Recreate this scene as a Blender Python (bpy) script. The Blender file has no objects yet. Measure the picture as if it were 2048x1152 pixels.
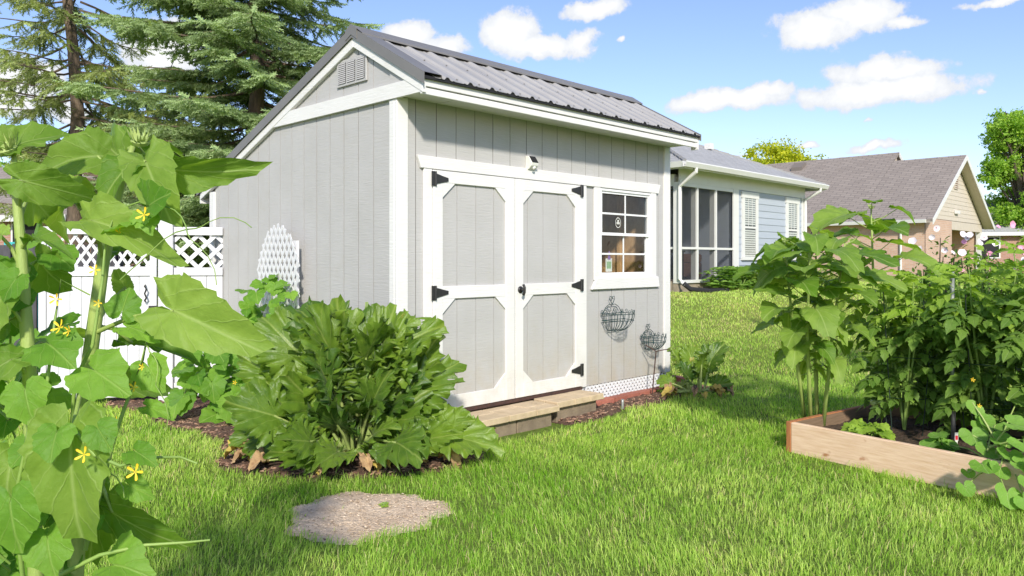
import bpy, bmesh, math, random
import numpy as np
from mathutils import Vector, Matrix

random.seed(7)
RNG = np.random.default_rng(11)
R = math.radians
scene = bpy.context.scene
col = scene.collection

# ------------------------------------------------------------------ camera
F, HOR, CH = 1537.0, 521.0, 1.38          # focal length and horizon in photo pixels, camera height
cam = bpy.data.cameras.new('camera')
cam.sensor_width = 36.0
cam.lens = 36.0 * F / 2048.0
cam.shift_y = -(576.0 - HOR) / 2048.0
cam.clip_end = 2000.0
cam_o = bpy.data.objects.new('camera', cam)
cam_o.location = (0, 0, CH)
cam_o.rotation_euler = (R(90), 0, 0)
col.objects.link(cam_o)
scene.camera = cam_o

# ------------------------------------------------------------------ light
SUN_EL, SUN_AZ = 32.0, 175.0              # azimuth clockwise from +Y: behind the camera, a little right
SKY_STRENGTH, SUN_STRENGTH, EXPOSURE = 0.15, 2.5, 1.10
scene.view_settings.view_transform = 'Standard'
scene.view_settings.look = 'None'
scene.view_settings.gamma = 1.0
scene.cycles.max_bounces = 6
scene.cycles.diffuse_bounces = 3
scene.cycles.glossy_bounces = 2
scene.cycles.transmission_bounces = 4
scene.cycles.transparent_max_bounces = 8
scene.view_settings.exposure = EXPOSURE
sl = bpy.data.lights.new('sun', 'SUN')
sl.energy = SUN_STRENGTH
sl.angle = R(4.0)
sl.color = (1.0, 0.94, 0.83)
sun = bpy.data.objects.new('sun', sl)
ts = Vector((math.sin(R(SUN_AZ)) * math.cos(R(SUN_EL)), math.cos(R(SUN_AZ)) * math.cos(R(SUN_EL)), math.sin(R(SUN_EL))))
sun.rotation_euler = ts.to_track_quat('Z', 'Y').to_euler()
sun.location = (0, -5, 20)
col.objects.link(sun)

def px(u, v, d):
    return Vector(((u - 1024) / F * d, d, CH - (v - HOR) / F * d))

def gpx(u, v, z=0.0):
    k = (CH - z) * F / (v - HOR)
    return Vector(((u - 1024) / F * k, k, z))

def make_world():
    w = bpy.data.worlds.new('World')
    scene.world = w
    w.use_nodes = True
    nt = w.node_tree
    N, L = nt.nodes, nt.links
    bg = N['Background']
    sky = N.new('ShaderNodeTexSky')
    sky.sky_type = 'NISHITA'
    sky.sun_disc = False
    sky.sun_elevation = R(SUN_EL)
    sky.sun_rotation = R(SUN_AZ)
    sky.air_density = 1.0
    sky.dust_density = 0.35
    sky.ozone_density = 2.2
    tc = N.new('ShaderNodeTexCoord')
    nrm = N.new('ShaderNodeVectorMath'); nrm.operation = 'NORMALIZE'
    L.new(tc.outputs['Generated'], nrm.inputs[0])
    sep = N.new('ShaderNodeSeparateXYZ'); L.new(nrm.outputs[0], sep.inputs[0])

    def math_n(op, a, b=None, c=None):
        n = N.new('ShaderNodeMath'); n.operation = op
        for i, x in enumerate((a, b, c)):
            if x is None: continue
            if isinstance(x, (int, float)): n.inputs[i].default_value = x
            else: L.new(x, n.inputs[i])
        return n.outputs[0]
    az = math_n('ARCTAN2', sep.outputs[0], sep.outputs[1])
    el = math_n('ARCSINE', sep.outputs[2])
    warp = N.new('ShaderNodeTexNoise'); warp.inputs['Scale'].default_value = 16.0
    warp.inputs['Detail'].default_value = 6.0; warp.inputs['Roughness'].default_value = 0.6
    L.new(nrm.outputs[0], warp.inputs['Vector'])
    ws = N.new('ShaderNodeSeparateColor'); L.new(warp.outputs['Color'], ws.inputs[0])
    az2 = math_n('ADD', az, math_n('MULTIPLY', math_n('SUBTRACT', ws.outputs[0], 0.5), 0.055))
    el2 = math_n('ADD', el, math_n('MULTIPLY', math_n('SUBTRACT', ws.outputs[1], 0.5), 0.038))
    cmb = N.new('ShaderNodeCombineXYZ'); L.new(az2, cmb.inputs[0]); L.new(el2, cmb.inputs[1])
    blobs = []
    for (u, v, ru, rv, s) in [
        (1020, 62, 62, 46, 1), (1085, 92, 105, 27, 1), (1160, 88, 40, 34, .9), (812, 72, 62, 36, 1), (880, 95, 75, 30, .9),
        (1196, 16, 74, 22, 1), (1636, 58, 84, 42, 1), (1712, 28, 92, 34, 1), (1810, 40, 55, 16, .75),
        (1766, 182, 138, 30, 1.1), (1775, 138, 118, 30, .9), (1450, 200, 140, 26, .95), (1520, 182, 85, 18, .85),
        (1742, 290, 62, 12, .85), (1628, 292, 30, 10, .8), (1690, 312, 48, 9, .7), (330, 100, 76, 48, 1.05), (300, 130, 60, 30, .8),
        (45, 160, 60, 44, 1), (30, 205, 70, 34, .9), (130, 225, 50, 30, .8), (215, 265, 60, 30, .75), (1995, 3, 70, 10, .7), (1240, 84, 18, 10, .6),
        (1950, 184, 24, 10, .55), (1740, 242, 30, 10, .5), (1500, 310, 40, 9, .6), (560, 130, 60, 30, .7)]:
        blobs.append((math.atan((u - 1024) / F), math.atan((HOR - v) / math.hypot(F, u - 1024)), ru / F, rv / F, s))
    rr = random.Random(5)
    near = list(blobs); blobs = []
    for i in range(34):                    # fair-weather cumulus round the unseen sky, more and larger to add fill light
        a = rr.uniform(0.75, 2 * math.pi - 0.75)
        if a > math.pi: a -= 2 * math.pi
        blobs.append((a, rr.uniform(0.04, 0.75), rr.uniform(.07, .17), 0, rr.uniform(.8, 1.05)))
    for i in range(6):
        blobs.append((rr.uniform(-.6, .6), rr.uniform(0.42, 0.8), rr.uniform(.05, .12), 0, 1.0))
    acc = None
    sq = N.new('ShaderNodeVectorMath'); sq.operation = 'MULTIPLY'; sq.inputs[1].default_value = (1, 2.6, 0)
    L.new(cmb.outputs[0], sq.inputs[0])
    for (a, e, ra, _, s) in blobs:
        ds = N.new('ShaderNodeVectorMath'); ds.operation = 'DISTANCE'
        L.new(sq.outputs[0], ds.inputs[0]); ds.inputs[1].default_value = (a, e * 2.6, 0)
        b = math_n('MULTIPLY_ADD', ds.outputs['Value'], -1 / ra, s)
        acc = b if acc is None else math_n('MAXIMUM', acc, b)
    for (a, e, ra, re, s) in near:
        sb = N.new('ShaderNodeVectorMath'); sb.operation = 'SUBTRACT'
        L.new(cmb.outputs[0], sb.inputs[0]); sb.inputs[1].default_value = (a, e, 0)
        ml = N.new('ShaderNodeVectorMath'); ml.operation = 'MULTIPLY'
        L.new(sb.outputs[0], ml.inputs[0]); ml.inputs[1].default_value = (1 / ra, 1 / re, 0)
        ln = N.new('ShaderNodeVectorMath'); ln.operation = 'LENGTH'
        L.new(ml.outputs[0], ln.inputs[0])
        b = math_n('SUBTRACT', s, ln.outputs['Value'])
        acc = b if acc is None else math_n('MAXIMUM', acc, b)
    det = N.new('ShaderNodeTexNoise'); det.inputs['Scale'].default_value = 34.0
    det.inputs['Detail'].default_value = 8.0; det.inputs['Roughness'].default_value = 0.62
    L.new(nrm.outputs[0], det.inputs['Vector'])
    dens = math_n('ADD', acc, math_n('MULTIPLY', math_n('SUBTRACT', det.outputs[0], 0.5), 1.25))
    mr = N.new('ShaderNodeMapRange'); mr.interpolation_type = 'SMOOTHSTEP'
    mr.inputs['From Min'].default_value = -0.06; mr.inputs['From Max'].default_value = 0.26
    L.new(dens, mr.inputs['Value'])
    shade = N.new('ShaderNodeMapRange')
    shade.inputs['From Min'].default_value = 0.05; shade.inputs['From Max'].default_value = 0.65
    L.new(dens, shade.inputs['Value'])
    cc = N.new('ShaderNodeMix'); cc.data_type = 'RGBA'
    cc.inputs['A'].default_value = (2.35, 2.5, 2.75, 1); cc.inputs['B'].default_value = (3.3, 3.32, 3.35, 1)
    L.new(shade.outputs[0], cc.inputs['Factor'])
    tint = N.new('ShaderNodeMix'); tint.data_type = 'RGBA'
    L.new(mr.outputs[0], tint.inputs['Factor'])
    hue = N.new('ShaderNodeMix'); hue.data_type = 'RGBA'; hue.blend_type = 'MULTIPLY'; hue.inputs['Factor'].default_value = 1
    L.new(sky.outputs[0], hue.inputs['A']); hue.inputs['B'].default_value = (.585, .555, .64, 1)
    L.new(hue.outputs['Result'], tint.inputs['A']); L.new(cc.outputs['Result'], tint.inputs['B'])
    L.new(tint.outputs['Result'], bg.inputs['Color'])
    bg.inputs['Strength'].default_value = SKY_STRENGTH
make_world()

# ------------------------------------------------------------------ helpers
class MB:
    def __init__(self):
        self.v, self.f, self.uv = [], [], {}
    def box(self, x0, x1, y0, y1, z0, z1):
        b = len(self.v)
        self.v += [(x0, y0, z0), (x1, y0, z0), (x1, y1, z0), (x0, y1, z0), (x0, y0, z1), (x1, y0, z1), (x1, y1, z1), (x0, y1, z1)]
        self.f += [tuple(b + i for i in q) for q in ((0, 3, 2, 1), (4, 5, 6, 7), (0, 1, 5, 4), (1, 2, 6, 5), (2, 3, 7, 6), (3, 0, 4, 7))]
        return self
    def prism(self, pts, axis, lo, hi):
        def P(p, a):
            return {'x': (a, p[0], p[1]), 'y': (p[0], a, p[1]), 'z': (p[0], p[1], a)}[axis]
        b, n = len(self.v), len(pts)
        self.v += [P(p, lo) for p in pts] + [P(p, hi) for p in pts]
        self.f += [tuple(b + i for i in range(n)), tuple(b + n + i for i in reversed(range(n)))]
        for i in range(n):
            j = (i + 1) % n
            self.f.append((b + i, b + n + i, b + n + j, b + j))
        return self
    def quad(self, a, b_, c, d, uv=None):
        b = len(self.v)
        self.v += [tuple(a), tuple(b_), tuple(c), tuple(d)]
        if uv: self.uv[len(self.f)] = uv
        self.f.append((b, b + 1, b + 2, b + 3))
        return self
    def slab(self, a, b_, c, d, th, uv=None):     # a quad given thickness downwards
        self.quad(a, b_, c, d, uv)
        lo = [Vector(p) - Vector((0, 0, th)) for p in (a, b_, c, d)]
        hi = [Vector(p) for p in (a, b_, c, d)]
        self.quad(lo[3], lo[2], lo[1], lo[0])
        for i in range(4):
            j = (i + 1) % 4
            self.quad(lo[i], lo[j], hi[j], hi[i])
        return self
    def tube(self, pts, r, n=6, caps=True):
        pts = [Vector(p) for p in pts]
        rs = r if isinstance(r, (list, tuple)) else [r] * len(pts)
        b = len(self.v)
        up = Vector((0.13, 0.31, 0.94))
        for i, p in enumerate(pts):
            d = (pts[min(i + 1, len(pts) - 1)] - pts[max(i - 1, 0)])
            if d.length < 1e-9: d = Vector((0, 0, 1))
            d.normalize()
            a = d.cross(up)
            if a.length < 0.05: a = d.cross(Vector((1, 0, 0)))
            a.normalize(); c = d.cross(a)
            for k in range(n):
                t = 2 * math.pi * k / n
                self.v.append(tuple(p + (a * math.cos(t) + c * math.sin(t)) * rs[i]))
        for i in range(len(pts) - 1):
            for k in range(n):
                k2 = (k + 1) % n
                self.f.append((b + i * n + k, b + i * n + k2, b + (i + 1) * n + k2, b + (i + 1) * n + k))
        if caps:
            self.f.append(tuple(b + k for k in reversed(range(n))))
            e = b + (len(pts) - 1) * n
            self.f.append(tuple(e + k for k in range(n)))
        return self
    def lathe(self, prof, n=14, c=(0, 0, 0)):
        b = len(self.v)
        for (r, z) in prof:
            for k in range(n):
                t = 2 * math.pi * k / n
                self.v.append((c[0] + r * math.cos(t), c[1] + r * math.sin(t), c[2] + z))
        for i in range(len(prof) - 1):
            for k in range(n):
                k2 = (k + 1) % n
                self.f.append((b + i * n + k, b + i * n + k2, b + (i + 1) * n + k2, b + (i + 1) * n + k))
        self.f.append(tuple(b + k for k in reversed(range(n))))
        e = b + (len(prof) - 1) * n
        self.f.append(tuple(e + k for k in range(n)))
        return self
    def mesh(self, name, mat, smooth=False, fix=True):
        me = bpy.data.meshes.new(name)
        me.from_pydata(self.v, [], self.f)
        if self.uv:
            ul = me.uv_layers.new(name='UVMap')
            for fi, uv in self.uv.items():
                for k, li in enumerate(me.polygons[fi].loop_indices):
                    ul.data[li].uv = uv[k]
        if fix:
            bm = bmesh.new(); bm.from_mesh(me)
            bmesh.ops.recalc_face_normals(bm, faces=bm.faces)
            bm.to_mesh(me); bm.free()
        if mat: me.materials.append(mat)
        me.polygons.foreach_set('use_smooth', [bool(smooth)] * len(me.polygons))
        return me
    def build(self, name, mat, parent=None, smooth=False, bevel=0, fix=True):
        o = bpy.data.objects.new(name, self.mesh(name, mat, smooth, fix))
        col.objects.link(o)
        if parent: o.parent = parent
        if bevel:
            m = o.modifiers.new('bevel', 'BEVEL'); m.width = bevel; m.segments = 1; m.limit_method = 'ANGLE'
        return o

def box(name, mat, parent, x0, x1, y0, y1, z0, z1, bevel=0):
    return MB().box(x0, x1, y0, y1, z0, z1).build(name, mat, parent, bevel=bevel)

def tag(o, label=None, cat=None, group=None, kind=None):
    if label: o['label'] = label
    if cat: o['category'] = cat
    if group: o['group'] = group
    if kind: o['kind'] = kind
    return o

def empty(name, loc, rz=0.0):
    o = bpy.data.objects.new(name, None)
    o.location = loc; o.rotation_euler = (0, 0, rz); o.empty_display_size = 0.1
    col.objects.link(o)
    return o

def thing(name, loc, label, cat, rz=0.0, group=None):
    return tag(empty(name, loc, rz), label, cat, group)

def put(name, mesh, parent, M):                # a child placed by a world matrix (parent has a location only)
    o = bpy.data.objects.new(name, mesh)
    col.objects.link(o)
    if parent:
        o.parent = parent
        M = Matrix.Translation(-Vector(parent.location)) @ M
    o.matrix_basis = M
    return o

def np_mesh(name, V, Fa, mat, parent=None, rnd=None, smooth=False, uv=None):
    me = bpy.data.meshes.new(name)
    k = Fa.shape[1]
    me.vertices.add(len(V)); me.vertices.foreach_set('co', np.ascontiguousarray(V, dtype=np.float32).ravel())
    me.loops.add(Fa.size); me.loops.foreach_set('vertex_index', np.ascontiguousarray(Fa, dtype=np.int32).ravel())
    me.polygons.add(len(Fa))
    me.polygons.foreach_set('loop_start', np.arange(0, Fa.size, k, dtype=np.int32))
    me.polygons.foreach_set('loop_total', np.full(len(Fa), k, dtype=np.int32))
    me.polygons.foreach_set('use_smooth', np.full(len(Fa), bool(smooth)))
    if rnd is not None:
        at = me.attributes.new('rnd', 'FLOAT', 'POINT'); at.data.foreach_set('value', np.asarray(rnd, dtype=np.float32))
    if uv is not None:
        ul = me.uv_layers.new(name='UVMap'); ul.data.foreach_set('uv', np.asarray(uv, dtype=np.float32)[Fa.ravel()].ravel())
    me.update(calc_edges=True)
    me.materials.append(mat)
    o = bpy.data.objects.new(name, me); col.objects.link(o)
    if parent: o.parent = parent
    return o

def frames(dirs, normals):
    """rows of rotation matrices with +Y along dirs and +Z near normals"""
    y = dirs / np.linalg.norm(dirs, axis=1, keepdims=True)
    x = np.cross(y, normals); x /= np.linalg.norm(x, axis=1, keepdims=True) + 1e-9
    z = np.cross(x, y)
    return np.stack([x, y, z], axis=2)

def scatter(name, tv, tf, P, Rm, S, mat, parent=None, rnd=None, tuv=None, origin=(0, 0, 0)):
    n, k = len(P), len(tv)
    S = np.asarray(S, dtype=float)
    if S.ndim == 1: S = S[:, None]
    if S.shape[1] == 1: S = np.repeat(S, 3, axis=1)
    V = np.einsum('nij,nkj->nki', Rm, tv[None] * S[:, None, :]) + P[:, None, :] - np.asarray(origin)
    Fa = (tf[None] + (np.arange(n) * k)[:, None, None]).reshape(-1, tf.shape[1])
    r = RNG.random(n) if rnd is None else rnd
    return np_mesh(name, V.reshape(-1, 3), Fa, mat, parent, np.repeat(r, k), uv=None if tuv is None else np.tile(tuv, (n, 1)))

# ------------------------------------------------------------------ materials
def new_mat(name):
    m = bpy.data.materials.new(name); m.use_nodes = True
    nt = m.node_tree
    return m, nt, nt.nodes['Principled BSDF']

def ramp_mix(nt, fac, a, b):
    n = nt.nodes.new('ShaderNodeMix'); n.data_type = 'RGBA'
    if isinstance(fac, (int, float)): n.inputs['Factor'].default_value = fac
    else: nt.links.new(fac, n.inputs['Factor'])
    for k, x in (('A', a), ('B', b)):
        if isinstance(x, (tuple, list)): n.inputs[k].default_value = (*x[:3], 1)
        else: nt.links.new(x, n.inputs[k])
    return n.outputs['Result']

def mth(nt, op, a, b=None, c=None, clamp=False):
    n = nt.nodes.new('ShaderNodeMath'); n.operation = op; n.use_clamp = clamp
    for i, x in enumerate((a, b, c)):
        if x is None: continue
        if isinstance(x, (int, float)): n.inputs[i].default_value = x
        else: nt.links.new(x, n.inputs[i])
    return n.outputs[0]

def coords(nt, kind, stretch=(1, 1, 1)):
    if kind == 'pos':
        o = nt.nodes.new('ShaderNodeNewGeometry').outputs['Position']
    else:
        o = nt.nodes.new('ShaderNodeTexCoord').outputs[{'obj': 'Object', 'uv': 'UV'}[kind]]
    mp = nt.nodes.new('ShaderNodeMapping'); mp.inputs['Scale'].default_value = stretch
    nt.links.new(o, mp.inputs['Vector'])
    return mp.outputs[0]

def noise(nt, vec, scale, detail=5.0, rough=0.55):
    n = nt.nodes.new('ShaderNodeTexNoise')
    n.inputs['Scale'].default_value = scale; n.inputs['Detail'].default_value = detail; n.inputs['Roughness'].default_value = rough
    nt.links.new(vec, n.inputs['Vector'])
    return n.outputs[0]

def rng_map(nt, v, a, b, c=0.0, d=1.0):
    n = nt.nodes.new('ShaderNodeMapRange')
    n.inputs['From Min'].default_value = a; n.inputs['From Max'].default_value = b
    n.inputs['To Min'].default_value = c; n.inputs['To Max'].default_value = d
    nt.links.new(v, n.inputs['Value'])
    return n.outputs[0]

def surf(name, c1, c2=None, scale=6.0, stretch=(1, 1, 1), rough=0.6, bump=0.0, bscale=60.0, bstretch=None, metallic=0.0,
         kind='obj', spots=None, rand=0.0, lo=.3, hi=.7, dist=0.01, spec=None, stain=None, splash=0.0):
    m, nt, b = new_mat(name)
    vec = coords(nt, kind, stretch)
    n1 = noise(nt, vec, scale)
    c = ramp_mix(nt, rng_map(nt, n1, lo, hi), c1, c2 or tuple(x * .9 for x in c1))
    if spots:                                   # (colour, scale, threshold)
        n2 = noise(nt, coords(nt, kind, (1, 1, 1.6)), spots[1], 3.0)
        c = ramp_mix(nt, rng_map(nt, n2, spots[2], spots[2] + .1), c, spots[0])
    if stain:                                   # (colour, scale, threshold, strength): wandering dirt
        n3 = noise(nt, coords(nt, kind), stain[1], 6.0, .65)
        c = ramp_mix(nt, rng_map(nt, n3, stain[2], stain[2] + .22, 0, stain[3]), c, stain[0])
    if splash:
        sp = nt.nodes.new('ShaderNodeSeparateXYZ'); nt.links.new(coords(nt, 'obj'), sp.inputs[0])
        hz = mth(nt, 'MULTIPLY', rng_map(nt, sp.outputs[2], .16, .75, 1, 0), rng_map(nt, noise(nt, coords(nt, 'obj', (1, 1, .6)), 7.0, 7, .7), .35, .75, .0, 1.0), clamp=True)
        c = ramp_mix(nt, mth(nt, 'MULTIPLY', hz, splash), c, (.40, .32, .20))
    if rand:
        oi = nt.nodes.new('ShaderNodeObjectInfo')
        hs = nt.nodes.new('ShaderNodeHueSaturation')
        nt.links.new(c, hs.inputs['Color'])
        nt.links.new(rng_map(nt, oi.outputs['Random'], 0, 1, 1 - rand, 1 + rand), hs.inputs['Value'])
        c = hs.outputs[0]
    nt.links.new(c, b.inputs['Base Color'])
    b.inputs['Roughness'].default_value = rough
    b.inputs['Metallic'].default_value = metallic
    if spec is not None: b.inputs['Specular IOR Level'].default_value = spec
    if bump:
        bv = coords(nt, kind, bstretch or stretch)
        bn = nt.nodes.new('ShaderNodeBump')
        bn.inputs['Strength'].default_value = bump; bn.inputs['Distance'].default_value = dist
        nt.links.new(noise(nt, bv, bscale, 6.0, .6), bn.inputs['Height'])
        nt.links.new(bn.outputs[0], b.inputs['Normal'])
    return m

def brickmat(name, c1, c2, mortar, w, h, msize, rough=.85, bump=.5, offset=.5, rough_scale=25, tint=None):
    m, nt, b = new_mat(name)
    uv = coords(nt, 'uv')
    br = nt.nodes.new('ShaderNodeTexBrick')
    br.inputs['Scale'].default_value = 1.0
    br.inputs['Brick Width'].default_value = w; br.inputs['Row Height'].default_value = h
    br.inputs['Mortar Size'].default_value = msize; br.inputs['Mortar Smooth'].default_value = 0.2
    br.inputs['Bias'].default_value = 0.0; br.offset = offset
    br.inputs['Color1'].default_value = (*c1, 1); br.inputs['Color2'].default_value = (*c2, 1); br.inputs['Mortar'].default_value = (*mortar, 1)
    nt.links.new(uv, br.inputs['Vector'])
    n1 = noise(nt, uv, rough_scale, 4)
    c = ramp_mix(nt, rng_map(nt, n1, .3, .75, 0, .5), br.outputs['Color'], tint or tuple(x * .55 for x in c1))
    n2 = noise(nt, uv, .7, 4)
    c = ramp_mix(nt, rng_map(nt, n2, .4, .75, 0, .3), c, tuple(min(1, x * 1.25) for x in c2))
    nt.links.new(c, b.inputs['Base Color']); b.inputs['Roughness'].default_value = rough
    bn = nt.nodes.new('ShaderNodeBump'); bn.inputs['Strength'].default_value = bump; bn.inputs['Distance'].default_value = .01
    bn.invert = True
    nt.links.new(br.outputs['Fac'], bn.inputs['Height'])
    nt.links.new(bn.outputs[0], b.inputs['Normal'])
    return m

def leafmat(name, dark, light, vein, transl=.35, rough=.5, lat=7.0, attr=False, veins=True, old=None, spec=.25, straw=None):
    m, nt, b = new_mat(name)
    L = nt.links
    if attr:
        rn = nt.nodes.new('ShaderNodeAttribute'); rn.attribute_name = 'rnd'; rn = rn.outputs['Fac']
    else:
        rn = nt.nodes.new('ShaderNodeObjectInfo').outputs['Random']
    pos = coords(nt, 'pos')
    f = rn
    if not attr:
        n1 = noise(nt, pos, 14.0, 4)
        f = mth(nt, 'ADD', mth(nt, 'MULTIPLY', rn, .65), mth(nt, 'MULTIPLY', rng_map(nt, n1, .3, .7), .35))
    c = ramp_mix(nt, mth(nt, 'MINIMUM', f, 1.0), dark, light)
    if straw:
        c = ramp_mix(nt, mth(nt, 'MULTIPLY', mth(nt, 'SUBTRACT', rn, 1.1), 8.0, clamp=True), c, straw)
    if old:                                     # blotches of yellow and brown on some of the leaves
        n2 = noise(nt, pos, 9.0, 6, .7)
        thr = mth(nt, 'SUBTRACT', .74, mth(nt, 'MULTIPLY', mth(nt, 'POWER', rn, 4.0), .16))
        k = mth(nt, 'MULTIPLY', mth(nt, 'SUBTRACT', n2, thr), 14.0, clamp=True)
        c = ramp_mix(nt, k, c, old)
    h = None
    if veins:
        sep = nt.nodes.new('ShaderNodeSeparateXYZ'); L.new(coords(nt, 'uv'), sep.inputs[0])
        x = mth(nt, 'ABSOLUTE', mth(nt, 'SUBTRACT', sep.outputs[0], .5))
        mid = mth(nt, 'SUBTRACT', 1.0, mth(nt, 'MULTIPLY', x, 70.0), clamp=True)
        wv = mth(nt, 'MULTIPLY', mth(nt, 'SUBTRACT', noise(nt, coords(nt, 'uv'), 5.0, 3), .5), .16)
        bow = mth(nt, 'ADD', mth(nt, 'MULTIPLY', mth(nt, 'POWER', x, .8), .9), wv)
        t = mth(nt, 'FRACT', mth(nt, 'MULTIPLY', mth(nt, 'SUBTRACT', sep.outputs[1], bow), lat))
        t = mth(nt, 'ABSOLUTE', mth(nt, 'SUBTRACT', t, .5))
        li = mth(nt, 'MULTIPLY', mth(nt, 'SUBTRACT', t, .44), 16.0, clamp=True)
        vf = mth(nt, 'MAXIMUM', mid, mth(nt, 'MULTIPLY', li, .55))
        c = ramp_mix(nt, mth(nt, 'MULTIPLY', vf, .6), c, vein)
        h = mth(nt, 'SUBTRACT', mth(nt, 'MULTIPLY', noise(nt, pos, 55.0, 4, .65), 1.1), mth(nt, 'MULTIPLY', vf, .8))
    L.new(c, b.inputs['Base Color'])
    b.inputs['Roughness'].default_value = rough
    b.inputs['Specular IOR Level'].default_value = spec
    if veins:
        b.inputs['Sheen Weight'].default_value = .07; b.inputs['Sheen Roughness'].default_value = .5; b.inputs['Sheen Tint'].default_value = (.9, 1, .8, 1)
    if h is not None:
        bn = nt.nodes.new('ShaderNodeBump'); bn.inputs['Strength'].default_value = .5; bn.inputs['Distance'].default_value = .006
        L.new(h, bn.inputs['Height']); L.new(bn.outputs[0], b.inputs['Normal'])
    tr = nt.nodes.new('ShaderNodeBsdfTranslucent')
    tcl = nt.nodes.new('ShaderNodeMix'); tcl.data_type = 'RGBA'; tcl.blend_type = 'MULTIPLY'; tcl.inputs['Factor'].default_value = 1
    L.new(c, tcl.inputs['A']); tcl.inputs['B'].default_value = (2.0, 2.0, .7, 1)
    L.new(tcl.outputs['Result'], tr.inputs['Color'])
    mx = nt.nodes.new('ShaderNodeMixShader'); mx.inputs[0].default_value = transl
    L.new(b.outputs[0], mx.inputs[1]); L.new(tr.outputs[0], mx.inputs[2])
    L.new(mx.outputs[0], nt.nodes['Material Output'].inputs['Surface'])
    return m

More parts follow.
